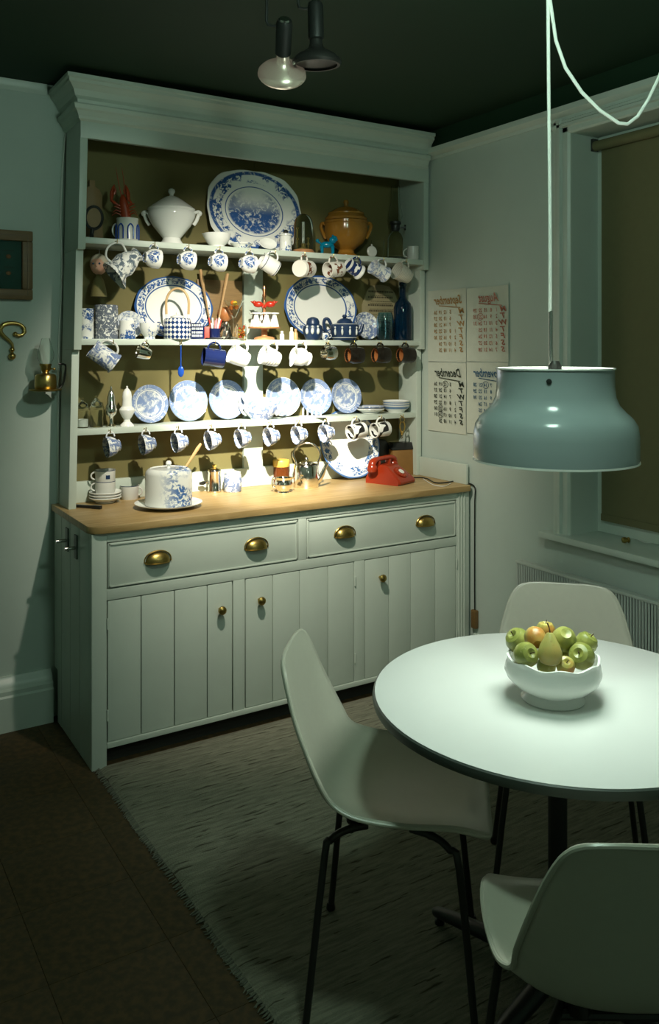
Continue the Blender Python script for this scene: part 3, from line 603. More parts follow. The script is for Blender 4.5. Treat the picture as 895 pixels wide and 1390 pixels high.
hang('mug', 450, 1, D(-.70, -.1, -.62), 'mug', 'cream mug with brown picture hanging below the turquoise lion', 'brown_picture', group=G, cat='mug', k=.98)
hang('flare', 484, 1, D(-.72, .45, -.45), 'mug', 'white mug with navy band hanging below the brown tureen', 'navy_band', group=G, cat='mug', k=.93)
hang('flare', 518, 1, D(-.72, .40, -.5), 'mug', 'pale blue patterned mug hanging below the glass tumbler', 'transfer_pale', group=G, cat='mug', k=1.0)
hang('taper', 549, 1, D(-.72, .35, -.45), 'mug', 'off-white ribbed mug hanging at the window end of the top shelf', 'woven_white', group=G, cat='mug', k=1.1)

# ================================================================== middle shelf
P, s = on(118, 2, -.06); t = thing('tall_mug', 'tall white mug with blue flowers at the wall end of the middle shelf', 'mug', T(P, RZ+2.2), 'mugs on the shelves')
MB().lathe(hollow(sc([(3, .3), (8, .3), (9, 0), (9.2, 2), (8.8, 30), (9.2, 41)], s), .003), 24).build('body', 'sprig_blue', t); handle(.016, .034, 8.6*s, 21*s, .0035).build('handle', 'sprig_blue', t)
P, s = on(144, 2, -.045); t = thing('patterned_jar', 'tall dark blue and white scrolled storage jar', 'jar', T(P, RZ))
MB().lathe(sc([(0, 0), (16, 0), (16, 10), (15.3, 10.5), (15.3, 12), (16, 12.5), (16, 45), (15, 46), (14, 46), (14, 30), (0, 30)], s), 30).build('body', 'transfer_dark', t)
lean_plate('tea_plate', 'blue and white tea plate standing behind the dark scrolled jar', 'transfer_pale', 155, 192, 2, 416, Yb=-.012)
P, s = on(173, 2, -.075); solo(MB().lathe(hollow(sc([(3, .3), (10, .3), (11, 0), (11.3, 2), (10.6, 20), (11, 25)], s), .0025), 24), 'beaker', 'small white beaker with a blue flower beside the footed bowl', 'cup', 'sprig_blue', T(P, RZ))
lean_plate('oval_platter', 'white oval platter with blue edge behind the cane handled teapot', 'oval_sprig', 181, 287, 2, 385, Yb=.02, oval=.77, scallop=12, group='oval platters on the middle shelf', cat='platter')
P, s = on(203, 2, -.07); solo(MB().lathe(hollow(sc([(3, .3), (7, .3), (8, 0), (7, 3), (11, 8), (13.5, 15), (14, 22)], s), .0025), 28), 'footed_bowl', 'small footed blue and white bowl in front of the left oval platter'.replace('left oval platter', 'platter by the cane handled teapot'), 'bowl', 'sprig_fine', T(P, RZ))
P, s = on(241, 2, -.07); t = thing('teapot', 'blue chequered teapot with an arched cane handle', 'teapot', T(P, RZ))
MB().lathe(sc([(0, 0), (17.5, 0), (18.5, 1.5), (18.5, 25), (17, 28), (8, 29), (0, 29)], s), 32).build('body', 'check_blue', t)
l = MB().lathe(sc([(0, 28), (9.5, 29), (9.5, 31), (4, 33), (0, 33.5)], s), 24).build('lid', 'white_china', t); MB().ball((0, 0, 35*s), 2.2*s, 10).build('knob', 'white_china', l)
MB().tube([(-17*s, 0, 12*s), (-22*s, 0, 16*s), (-26*s, 0, 24*s)], [4*s, 3*s, 2*s], 10).build('spout', 'check_blue', t)
for sx in (-1, 1): MB().tube([(sx*14*s, 0, 27*s), (sx*15*s, 0, 34*s), (sx*15*s, 0, 38*s)], 1.4*s, 8).build('lug', 'white_china', t)
MB().tube([(-15*s, 0, 34*s)]+[(15.5*s*math.cos(PI-PI*i/14), 0, 48*s+21*s*math.sin(PI*i/14)) for i in range(15)]+[(15*s, 0, 34*s)], 1.7*s, 8).build('cane_handle', 'cane', t)
P, s = on(268.5, 2, -.055); t = thing('navy_tin', 'small navy blue tin printed with lines of white lettering', 'tin', T(P, RZ+.15))
MB().box(-9*s, 9*s, -5*s, 5*s, 0, 22*s).build('body', 'navy_enamel', t, bevel=.001)
mb = MB(); random.seed(3)
for z in (19, 14.5, 9.5, 5):
    x = -7.5
    while x < 6.5:
        w = random.uniform(1.0, 2.2); mb.box(x*s, min(x+w, 7.6)*s, -5.0*s-.0006, -5*s, (z-1.4)*s, (z+1.4)*s); x += w+.8
mb.build('lettering', 'jasper_white', t)['kind'] = 'stuff'
P, s = on(281, 2, -.06); t = thing('matchbox', 'red matchbox standing on end beside the navy tin', 'matchbox', T(P, RZ+.2)); MB().box(-3.2*s, 3.2*s, -2*s, 2*s, 0, 17*s).build('sleeve', 'match_red', t, bevel=.0006); MB().box(-2.8*s, 2.8*s, -1.7*s, 1.7*s, -.0001, 17.4*s).build('tray', 'brown_paper', t)
P, s = on(292, 2, -.065); t = thing('pen_pot', 'dark navy pot on a black tray stuffed with coloured pens', 'pot', T(P, RZ))
MB().box(-13*s, 11*s, -7*s, 7*s, 0, 2.5*s).build('tray', 'black_plastic', t, bevel=.001); MB().lathe(hollow(sc([(2, 2.6), (7, 2.6), (7.2, 3), (7.2, 15)], s), .002), 20).build('pot', 'navy_enamel', t)
random.seed(5)
for k in range(9):
    a = 2*PI*k/9; r = 4.5*s; MB().tube([(.7*r*math.cos(a), .7*r*math.sin(a), 5*s), (1.9*r*math.cos(a), 1.6*r*math.sin(a), (22+8*random.random())*s)], .0035, 6).build('pen', ['match_red', 'white_plastic', 'pink', 'white_plastic', 'jasper_blue'][k % 5], t)
for px0, px1, pyt, lb in ((289, 272, 366, 'long wooden spoon with its handle leaning back, behind the pen pot'), (292, 309, 372, 'wooden spatula leaning towards the white post, behind the pen pot')):
    A = at_y(px0, 458, -.02); A.z = Z2+.004; B_ = at_y(px1, pyt, .02); d = B_-A
    q = [A+d*k for k in (0, .12, .3, .5, .7, .85, 1)]
    solo(MB().tube(q, [.005, .005, .005, .006, .009, .014, .010] if px1 < 289 else [.005, .005, .006, .008, .010, .013, .011], 10, flat=.6), 'wooden_spoon', lb, 'spoon', 'spoon_wood', Matrix(), 'wooden spoons on the middle shelf')
X0, X1 = at_y(268, 400, .05).x, at_y(329, 400, .05).x
solo(MB().prism([(X0, Z2), (X1, Z2), (X1, Z2+.27), (X0, Z2+.27)], .048, .062, Matrix(((1, 0, 0, 0), (0, 0, 1, 0), (0, 1, 0, 0), (0, 0, 0, 1)))), 'bread_board', 'flat pale brown wooden board leaning behind the wooden spoons', 'board', 'board_wood', Matrix(), bevel=.002)
P, s = on(306, 2, .022); t = thing('foil_packet', 'crumpled silver foil packet beside the pen pot', 'packet', T(P, RZ)); MB().lathe(sc([(0, 0), (10, 0), (10.5, 4), (8, 12), (7, 18), (4, 24), (0, 25)], s), 14, None, lambda a, r, z: (1+.12*math.cos(5*a+z*200), 0)).build('packet', 'silver', t, smooth=False)
P2 = P+Vector((0, 0, 25*s)); solo(MB().lathe(sc([(0, 1.5), (4, 0), (9, 4), (11, 10), (9.5, 16), (5, 19), (0, 17.5)], s), 20), 'ceramic_fruit', 'orange blushed ceramic fruit resting on the foil packet', 'ornament', 'orange_clay', T(P2))
P, s = on(318, 2, -.05); t = thing('cocktail_glass', 'clear long stemmed cocktail glass with wide conical bowl', 'glass', T(P, RZ))
MB().lathe(sc([(0, 0), (9, 0), (9, .8), (3, 1.8), (1.3, 4), (1.1, 26), (2, 29), (14, 53), (13.4, 53), (1.4, 30), (0, 29)], s), 28).build('glass', 'clear_glass', t)
for k, (x, y, z) in enumerate(((-4, 1, 43), (3.5, 0, 44), (0, -3, 49), (0, 4, 50))): solo(MB().ball((0, 0, 0), 3.4*s, 12), 'marble', 'orange glass marble lying in the cocktail glass' if k != 2 else 'yellow glass marble on top in the cocktail glass', 'marble', 'bead_orange' if k != 2 else 'bead_yellow', P+Vector((x*s, y*s, z*s)), 'marbles in the cocktail glass')
P, s = on(328, 2, -.098); t = thing('bead_jar', 'little clear jar filled with red and yellow beads', 'jar', T(P, RZ)); MB().lathe(hollow(sc([(2, .4), (6, .4), (6.6, 0), (6.8, 2), (6.5, 21)], s), .0018, .003), 22).build('jar', 'clear_glass', t)
random.seed(11)
for m_ in ('match_red', 'bead_yellow', 'bead_orange'):
    mb = MB()
    for k in range(9): a = random.random()*2*PI; mb.ball((3.4*s*math.cos(a), 3.4*s*math.sin(a), (3+15*random.random())*s), 1.9*s, 8)
    o = mb.build('beads', m_, t); o['kind'] = 'stuff'
P, s = on(359, 2, -.055); t = thing('cruet_stand', 'turned wooden cruet stand with red birds round its post', 'cruet stand', T(P, RZ))
MB().lathe(sc([(0, 0), (14, 0), (14, 2.5), (11, 4), (4.5, 5), (4, 13), (5.5, 14.5), (22, 15.5), (22, 17.5), (3, 18), (2, 24), (2, 46), (2.8, 48), (1.6, 50), (1.6, 52), (0, 52)], s), 30).build('stand', 'stand_wood', t)
MB().lathe(sc([(0, 51), (2, 52), (1.6, 56), (3, 60), (2, 64), (2.8, 68), (1.6, 73), (0, 74)], s), 14).build('finial', 'copper', t)
for sx in (-1, 1): MB().ball((sx*8*s, -2*s, 48*s), 5*s, 14, None, (1.35, .7, .85)).ball((sx*13.5*s, -2*s, 50.5*s), 2.7*s, 10).tube([(sx*3*s, -2*s, 47*s), (sx*1*s, -4*s, 45*s), (sx*2*s, -5*s, 43*s)], [2.4*s, 1.6*s, .6*s], 8).tube([(sx*15.5*s, -2*s, 50.5*s), (sx*18.5*s, -2*s, 52*s)], [1.4*s, .3*s], 6).build('red_bird', 'red_enamel', t)
for k in range(6):
    a = 2*PI*k/6+.25; q = T(P+Vector((14.5*s*math.cos(a), 14.5*s*math.sin(a), 17.5*s)))
    solo(MB().lathe(sc([(0, .05), (6.3, .05), (6.3, 1), (4.6, 8), (3, 14), (2.6, 16.5), (6.5, 17.5), (6.5, 19), (0, 19.4)], s), 18), 'pepper_pot', 'white conical pepper pot with flat top on the wooden cruet stand', 'pepper pot', 'white_china', q, 'pepper pots on the cruet stand')
for px, h, c, lb in ((383, 12, 'cream_china', 'tiny white and brown figure beside the wooden cruet stand'), (396, 17, 'cream_china', 'tiny cream bottle, taller one of the pair by the oval platter'), (401.5, 15, 'spoon_wood', 'tiny straw coloured bottle standing by the navy ginger jar')):
    P, s = on(px, 2, -.085); solo(MB().lathe(sc([(0, 0), (3, 0), (3.2, 2), (3, h*.6), (1.6, h*.75), (2, h*.85), (1.8, h), (0, h)], s), 14), 'miniature_bottle', lb, 'ornament', c, T(P), 'tiny ornaments on the middle shelf')
lean_plate('oval_platter', 'white oval platter with blue edge behind the navy ginger jar', 'oval_sprig_2', 384, 482, 2, 385, Yb=.02, oval=.77, scallop=12, group='oval platters on the middle shelf', cat='platter')
P, s = on(425, 2, -.078); t = thing('ginger_jar', 'round navy ginger jar with white figures and domed lid', 'jar', T(P, RZ))
MB().lathe(sc([(0, 0), (9, 0), (10, 1), (13, 8), (13.8, 14), (12.5, 19), (9, 21.5), (0, 21.5)], s), 28).build('body', 'jasper_blue', t); MB().lathe(sc([(0, 21), (9, 21.3), (8.8, 25), (7, 29), (3, 31), (0, 31.3)], s), 24).build('lid', 'jasper_blue', t)
for a in (-2.2, -1.6, -1.0): MB().ball((13.2*s*math.cos(a), 13.2*s*math.sin(a), 12*s), 3*s, 10, None, (.8, .8, 1.5)).ball((12.6*s*math.cos(a), 12.6*s*math.sin(a), 18*s), 1.7*s, 8).build('white_relief', 'jasper_white', t)
P, s = on(441.5, 2, -.09); cup('bell', 'miniature_jug', 'tiny white and blue jug between ginger jar and dark teapot', 'sprig_blue', T(P, RZ), 'tiny ornaments on the middle shelf', 'ornament', k=.55)
P, s = on(468, 2, -.078); t = thing('teapot', 'dark blue teapot with raised white figures and looped handle', 'teapot', T(P, RZ))
MB().lathe(sc([(0, 0), (15, 0), (16, 2), (16.5, 4), (19, 9), (19.5, 20), (17, 22), (10, 23), (0, 23)], s), 32).build('body', 'jasper_blue', t); l = MB().lathe(sc([(0, 22.5), (11, 23), (10, 26), (6, 29), (2, 30), (0, 30)], s), 24).build('lid', 'jasper_blue', t); MB().lathe(sc([(0, 29), (2, 30), (3.5, 32), (2.5, 34.5), (0, 35)], s), 12).build('knob', 'jasper_blue', l)
MB().tube([(-17*s, 0, 18*s), (-22*s, 0, 28*s), (-27*s, 0, 28*s), (-28*s, 0, 20*s), (-24*s, 0, 10*s), (-17*s, 0, 6*s)], 2.3*s, 8).build('handle', 'jasper_blue', t); MB().tube([(16*s, 0, 8*s), (22*s, 0, 12*s), (25*s, 0, 22*s)], [4*s, 3*s, 2*s], 10).build('spout', 'jasper_blue', t)
for z in (3.2, 21.4): MB().lathe(sc([(16.8 if z < 9 else 17.6, z-.5), (17.4 if z < 9 else 18.2, z), (16.8 if z < 9 else 17.6, z+.5)], s), 32, cap=False).build('white_band', 'jasper_white', t)
for a in (-2.3, -1.75, -1.2, -.6): MB().ball((19.2*s*math.cos(a), 19.2*s*math.sin(a), 11*s), 1.6*s, 8, None, (1, 1, 3)).ball((19.2*s*math.cos(a), 19.2*s*math.sin(a), 17*s), 1.5*s, 8).build('white_relief', 'jasper_white', t)
lean_plate('tea_plate', 'small blue and white plate standing beside the dark blue teapot', 'transfer_blue', 479, 511, 2, 430, Yb=.0, tilt=15)
X0, X1 = at_y(493, 420, .05).x, at_y(541, 420, .05).x; w = X1-X0
t = thing('printed_card', 'tall yellowed printed card with arched top behind the blue bottle', 'card', Matrix(((1, 0, 0, X0), (0, 0, -1, .058), (0, 1, 0, Z2), (0, 0, 0, 1))))
MB().prism([(0, 0), (w, 0), (w, .20), (w*.9, .25), (w*.75, .278), (w*.5, .285), (w*.25, .278), (w*.12, .245), (0, .18)], -.004, .004).build('card', 'brown_paper', t)
mb = MB(); random.seed(9); z = .245
for big in (1, 0, 1, 0, 0, 1, 0, 1, 0, 0, 0, 1, 0, 0):
    x = w*(.14 if big else .2)+random.random()*.01
    while x < w*.84:
        l = random.uniform(.004, .012); mb.box(x, x+l, z, z+(.008 if big else .003), .0038, .0048); x += l+.003
    z -= .018 if big else .011
mb.build('print', 'ink_brown', t)['kind'] = 'stuff'
P, s = on(523, 2, -.05); solo(MB().lathe(hollow(sc([(2, .5), (10.5, .2), (11.5, 1.5), (11.5, 30), (9.5, 38)], s), .0022), 26), 'glass_jar', 'short pale blue glass jar beside the tall blue bottle', 'jar', 'pale_blue_glass', T(P))
P, s = on(547, 2, -.05); t = thing('blue_bottle', 'tall cobalt blue glass bottle at the window end of the middle shelf', 'bottle', T(P)); MB().lathe(sc([(0, 0), (11.5, 0), (12.5, 1.5), (12.5, 44), (11, 50), (6, 56), (4, 60), (3.8, 74), (5, 75), (5, 79), (0, 79)], s), 28).build('glass', 'blue_glass', t)
# hanging from the middle shelf
hang('tankard', 152, 2, D(-.72, .55, -.25), 'tankard', 'large blue and white tankard hanging tipped under the dark scrolled jar', 'transfer_blue', cat='tankard', hmat='grey_china', k=.88, lean=.1)
hang('taper', 197, 2, D(-.75, .25, -.4), 'small_jug', 'small silver jug hanging under the footed bowl', 'silver', cat='jug', k=.72, lean=.3)
P = hook(244, 2); t = thing('spoon', 'bright blue enamel spoon hanging under the cane handled teapot', 'spoon', Matrix.Translation(P) @ Matrix.Rotation(RZ, 4, 'Z'))
MB().tube([(.0, 0, -.004)]+[(.006*math.sin(2*PI*k/12), 0, .002-.006+.006*math.cos(2*PI*k/12)) for k in range(12)], .0016, 6).build('ring', 'steel', t)
MB().tube([(0, 0, -.008), (0, 0, -.04), (0, 0, -.08), (0, 0, -.095)], [.006, .005, .0045, .006], 10, flat=.5).ball((0, 0, -.118), .012, 14, None, (1.1, .45, 2.0)).build('spoon', 'blue_enamel', t)
hang('mug', 290, 2, D(-.86, .12, -.35), 'mug', 'glossy navy enamel mug hanging under the pen pot', 'navy_enamel', group='mugs on the shelves', cat='mug', k=1.05)
hang('taper', 330, 2, D(-.78, .42, -.40), 'mug', 'plain white mug hanging under the cocktail glass across the white post', 'white_china', group='mugs on the shelves', cat='mug', k=1.1, lean=.2)
hang('taper', 370, 2, D(-.78, .30, -.45), 'mug', 'white mug with grey stripes hanging under the wooden cruet stand', 'grey_stripe', group='mugs on the shelves', cat='mug', k=1.1, lean=.2)
Pk = hook(409, 2); M = frame((0, 0, 0), UP+RT*.1, D(-.70, .22, -.45)); M.translation = Pk - M.to_3x3() @ Vector((.060, 0, .05))
t = thing('milk_jug', 'white milk jug with broad lip hanging under the tiny bottles', 'jug', M)
MB().lathe(hollow([(.01, .002), (.028, .002), (.031, 0), (.031, .005), (.027, .009), (.040, .03), (.042, .05), (.034, .072), (.036, .082)], .003), 32, None, lambda a, r, z: (1+(.55 if abs(a-PI) < .55 else 0)*max(0, (z-.06)/.022)*math.cos((a-PI)*2.8), 0)).build('body', 'white_china', t)
MB().tube([(.032, 0, .076), (.050, 0, .080), (.063, 0, .068), (.063, 0, .045), (.052, 0, .028), (.038, 0, .028)], .0042, 8).build('handle', 'white_china', t)
hang('brown', 443, 2, D(-.7, -.05, -.5), 'small_cup', 'shiny silver gilt cup hanging under the navy ginger jar', 'silver', cat='cup', k=.82, lean=.1)
for px, lb in ((478, 'dark brown mug with orange inside hanging under the dark blue teapot'), (514, 'dark brown mug with orange inside hanging under the small blue plate and glass jar'), (548, 'dark brown mug with orange inside hanging under the cobalt bottle')):
    hang('brown', px, 2, D(-.86, .02, -.42), 'mug', lb, 'dark_brown_glaze', group='dark brown mugs hanging from the middle shelf', cat='mug', inner='orange_clay')

# ================================================================== lower shelf
for px, h, lb, w in ((112, 40, 'glass salt pot with domed lid at the wall end of the lower shelf', 8.5), (131, 42, 'glass pot with pointed lid next to the silver sugar shaker', 9)):
    P, s = on(px, 3, -.02); t = thing('glass_pot', lb, 'pot', T(P), 'glass pots on the lower shelf')
    MB().lathe(hollow(sc([(2, .5), (w-1, .2), (w, 1.5), (w, 24)], s), .002, .004), 24).build('pot', 'clear_glass', t)
    l = MB().lathe(sc([(w+2, 24), (w+2, 25), (w-.5, 27), (w-2, 33), (2, h-3), (0, h-2.5), (0, h-4), (w-3, 32), (w-1.5, 26), (0.5, 24.4)], s), 24).build('lid', 'clear_glass', t); MB().ball((0, 0, (h-1)*s), 1.8*s, 10).build('knob', 'clear_glass', l)
    if px < 120: MB().lathe(sc([(0, 1.8), (w-1.2, 1.8), (w-1.2, 12), (0, 13)], s), 20).build('salt', 'salt', t)['kind'] = 'stuff'
P, s = on(151, 3, -.03); t = thing('silver_sugar_shaker', 'tall pointed silver sugar shaker on the lower shelf', 'shaker', T(P)); MB().lathe(sc([(0, 0), (7, 0), (7, 1.5), (3, 4), (2, 8), (2.6, 13), (7.5, 18), (8.2, 23), (7, 26.5), (0, 26.5)], s), 22).build('body', 'silver', t); MB().lathe(sc([(0, 26), (7.6, 26.5), (7.2, 28), (5.6, 31), (5.2, 40), (3, 48), (1, 51), (1.4, 53), (0, 56)], s), 22).build('cap', 'silver', t)
P, s = on(172.5, 3, -.035); t = thing('china_sugar_shaker', 'white china sugar shaker with pierced top on the lower shelf', 'shaker', T(P)); MB().lathe(sc([(0, 0), (9.5, 0), (9, 2), (4.5, 6), (4, 9), (7, 13), (10, 19), (10.5, 22), (0, 22)], s), 24).build('body', 'white_china', t); MB().lathe(sc([(0, 21.5), (10.5, 22), (10, 23.5), (6.8, 27), (6.2, 36), (6.5, 40), (5.5, 46), (3, 50), (1, 51.5), (1.6, 53), (0, 55)], s), 24).build('cap', 'white_china', t)
R_ = (at_y(279, 570, .04).x-at_y(226, 570, .04).x)/2; china('willow_plate', plate_fn(R_), blue=(.07, .16, .40))
G = 'blue printed plates on the lower shelf'
for a, b, lb in ((176, 226, 'blue printed plate standing behind the white sugar shaker'), (227, 279, 'blue printed plate standing between the caster plate and the teapot plate'.replace('between the caster plate and the teapot plate', 'above the cheese dome')), (281, 330, 'blue printed plate standing at the handle side of the blue teapot'), (358, 405, 'blue printed plate standing behind the spout of the blue teapot'), (404.5, 447, 'blue printed plate standing behind the toast rack'), (447, 487, 'blue printed plate standing beside the flat stack of saucers')):
    lean_plate('dinner_plate', lb, 'willow_plate', a, b, 3, 520, Yb=.03, tilt=9, group=G)
P, s = on(354, 3, -.045); t = thing('teapot', 'blue and white printed teapot standing in front of the white post', 'teapot', T(P, RZ))
MB().lathe(sc([(0, 0), (13, 0), (14, 1), (15, 3), (21, 9), (24, 15), (23.5, 21), (19, 24), (0, 24)], s), 34, None, None, 1, .62).build('body', 'transfer_blue', t)
l = MB().lathe(sc([(0, 23), (18, 24), (17, 26), (10, 29.5), (3, 31), (0, 31)], s), 28, None, None, 1, .62).build('lid', 'transfer_blue', t); MB().ball((0, 0, 33*s), 2.3*s, 10).build('knob', 'white_china', l)
MB().tube([(-20*s, 0, 22*s), (-26*s, 0, 34*s), (-28.5*s, 0, 33*s), (-28*s, 0, 20*s), (-25*s, 0, 10*s), (-19*s, 0, 6*s)], [1.6*s, 1.8*s, 1.6*s, 1.6*s, 1.6*s, 1.6*s], 8).build('handle', 'white_china', t); MB().tube([(20*s, 0, 8*s), (26*s, 0, 12*s), (29*s, 0, 22*s), (33*s, 0, 29*s), (35*s, 0, 30*s)], [4*s, 3.2*s, 2.6*s, 2.2*s, 1.8*s], 10).build('spout', 'white_china', t)
P, s = on(425, 3, -.055); t = thing('toast_rack', 'small white china toast rack in front of the plates', 'toast rack', T(P, RZ)); MB().box(-18*s, 18*s, -6*s, 6*s, 0, 2.2*s).build('base', 'white_china', t, bevel=.002)
for k in range(5): MB().tube([((-12+6*k)*s-.004, 5*s*math.cos(PI*i/10), 2*s+10*s*math.sin(PI*i/10)) for i in range(11)], 1.1*s, 8).build('hoop', 'white_china', t)
P, s = on(503, 3, -.01)
for k, lb in enumerate(('blue edged saucer, lower of the flat pair beside the bowls', 'blue edged saucer, upper of the flat pair beside the bowls')): solo(MB().lathe(plate_prof(19.5*s), 32), 'saucer', lb, 'saucer', 'white_blue_line' if k == 0 else 'willow_plate', P+Vector((0, 0, .0045+k*.012)), 'saucers at the end of the lower shelf')
P, s = on(538, 3, -.01)
for k, lb in enumerate(('shallow pale blue bowl, bottom of the stack on the lower shelf', 'shallow pale blue bowl, middle of the stack on the lower shelf', 'shallow pale blue bowl, top of the stack on the lower shelf')): solo(MB().lathe(hollow(sc([(3, .3), (10, .3), (11, 0), (12, 2), (17, 6), (18.6, 10)], s), .0028), 32), 'shallow_bowl', lb, 'bowl', 'bowl_band', P+Vector((0, 0, k*.011)), 'shallow bowls stacked on the lower shelf')
G = 'blue printed cups hanging from the lower shelf'
for px, lb in ((148, 'blue printed cup hanging under the silver sugar shaker'), (196, 'blue printed cup hanging under the plate by the white sugar shaker'), (240, 'blue printed cup hanging above the cheese dome'), (285, 'blue printed cup hanging above the silver coffee pot'), (326, 'blue printed cup hanging over the edge of the white post'), (365, 'blue printed cup hanging under the blue teapot spout'), (403, 'blue printed cup hanging above the kettle, under the toast rack'), (440, 'blue printed cup hanging above the kettle spout beside the graphic mugs')):
    hang('tea', px, 3, D(-.80, -.10, -.52), 'teacup', lb, 'transfer_blue', group=G, k=1.0)
hang('mug', 481, 3, D(-.72, -.12, -.5), 'mug', 'white mug with curved black graphic hanging over the leaning dish', 'black_graphic', group='mugs with black graphics', cat='mug', k=.98, lean=.15)
hang('mug', 515, 3, D(-.70, -.05, -.5), 'mug', 'white mug with angular black graphic hanging above the red telephone', 'black_graphic', group='mugs with black graphics', cat='mug', k=.98, lean=.25)
P = hook(544, 3); t = thing('corkscrew', 'brass corkscrew hanging at the window end of the lower shelf', 'corkscrew', Matrix.Translation(P) @ Matrix.Rotation(RZ, 4, 'Z'))
MB().tube([(.011*math.sin(2*PI*k/20), 0, -.012+.014*math.cos(2*PI*k/20)) for k in range(20)], .0025, 6, True).build('ring', 'old_brass', t); MB().tube([(-.008, 0, -.026), (-.012, 0, -.045), (-.006, 0, -.07), (0, 0, -.085)], .004, 8).tube([(.008, 0, -.026), (.013, 0, -.045), (.007, 0, -.07), (0, 0, -.085)], .004, 8).tube([(.004*math.cos(k), .004*math.sin(k), -.07-.0016*k) for k in range(24)], .0016, 6).build('lever', 'old_brass', t)
# ================================================================== on the worktop
P, s = on_top(143, 682)
for k, lb in enumerate(('white saucer with grey rim, bottom of the pile under the stacked cups', 'white saucer with grey rim, middle of the pile under the stacked cups', 'white saucer with grey rim, top of the pile under the stacked cups')):
    solo(MB().lathe(plate_prof(21.5*s), 36), 'saucer', lb, 'saucer', 'white_blue_line', P+Vector((0, 0, .0045+.011*k)), 'saucers piled on the worktop')
for k, lb in enumerate(('white grey rimmed cup, lower of the two stacked on the saucers', 'white grey rimmed cup with blue square, upper of the two stacked on the saucers')):
    z = .034+k*.046; r = 13.5*s
    t = thing('coffee_cup', lb, 'cup', T(P+Vector((0, 0, z)), RZ+PI+.3), 'white cups on the worktop')
    MB().lathe(hollow([(.01, .001), (r*.82, .001), (r*.86, 0), (r*.88, .004), (r*.97, .014), (r, .046), (r, .056)], .003), 28).build('bowl', 'grey_china', t)
    MB().lathe([(r*1.002, .0535), (r*1.008, .055), (r*1.002, .0565)], 28, cap=False).build('rim_line', 'jasper_blue', t)
    handle(.017, .015, r*.97, .032, .0035).build('handle', 'grey_china', t)
    if k:
        a = PI/2+.22; q = [Vector((r*1.006*math.cos(a+da), r*1.006*math.sin(a+da), zz)) for zz in (.022, .038) for da in (-.21, -.07, .07, .21)]
        MB().add(q, [(0, 1, 5, 4), (1, 2, 6, 5), (2, 3, 7, 6)]).build('blue_square', 'jasper_blue', t)
P, s = on_top(176, 677); t = thing('coffee_cup', 'single white cup with grey rim beside the pile of saucers', 'cup', T(P, RZ+.1), 'white cups on the worktop'); r = 12.5*s
MB().lathe(hollow([(.01, .001), (r*.82, .001), (r*.86, 0), (r*.88, .004), (r*.97, .014), (r, .05), (r, .058)], .003), 28).build('bowl', 'grey_china', t); MB().lathe([(r*1.002, .0555), (r*1.008, .057), (r*1.002, .0585)], 28, cap=False).build('rim_line', 'jasper_blue', t); handle(.015, .016, r*.95, .032, .0035).build('handle', 'grey_china', t)
P, s = on_top(229, 688); t = thing('cheese_plate', 'round white plate under the flowered cheese dome', 'plate', T(P)); MB().lathe([(0, 0), (.075, 0), (.078, .003), (.10, .006), (45*s, .017), (45.5*s, .020), (.10, .012), (.08, .009), (0, .009)], 48).build('plate', 'white_china', t)
t = thing('cheese_dome', 'white cylindrical cheese dome printed with blue flowers', 'cheese dome', T(P+Vector((0, 0, .0125)), RZ)); w = 31.5*s; hh = 48*s
MB().lathe([(w-.004, 0), (w, 0), (w+.001, .006), (w, .01), (w, hh-.02), (w-.004, hh-.008), (w-.012, hh-.001), (w-.018, hh+.002), (w-.02, hh-.001), (.02, hh+.004), (0, hh+.004), (0, hh), (w-.02, hh-.006), (w-.006, hh-.02), (w-.005, .004)], 48, cap=False).build('dome', 'dome_flowers', t)
MB().lathe([(0, hh+.003), (.007, hh+.004), (.006, hh+.010), (.012, hh+.018), (.011, hh+.026), (.006, hh+.031), (0, hh+.032)], 18).build('knob', 'white_china', t)
P, s = on_top(106, 690); solo(MB().box(-.045, .045, -.006, .006, 0, .012).box(.045, .085, -.009, .009, 0, .014), 'penknife', 'small black pocket knife lying at the wall end of the worktop', 'knife', 'black_plastic', T(P+Vector((.02, .0, 0)), -.9), bevel=.002)
P = at_y(231, 634, -.03); hp = P.z-ZT; t = thing('saucepan', 'copper saucepan hidden behind the cheese dome', 'pan', T(Vector((P.x, -.03, ZT)))); MB().lathe(hollow([(.01, .001), (.050, .001), (.054, .003), (.056, hp-.02), (.058, hp)], .003), 30).build('pan', 'copper', t); MB().tube([(-.055, 0, hp-.02), (-.07, .0, hp-.022)], [.006, .005], 8, flat=.5).build('handle', 'copper', t)
A = Vector((P.x-.01, -.03, ZT+.014)); B_ = at_y(273, 602, -.06); d = B_-A
solo(MB().tube([A+d*k for k in (0, .3, .6, .8, .9, 1)], [.012, .004, .0045, .007, .008, .005], 10, flat=.6), 'wooden_spoon', 'wooden spoon sticking up out of the copper saucepan behind the cheese dome', 'spoon', 'spoon_wood', Matrix())
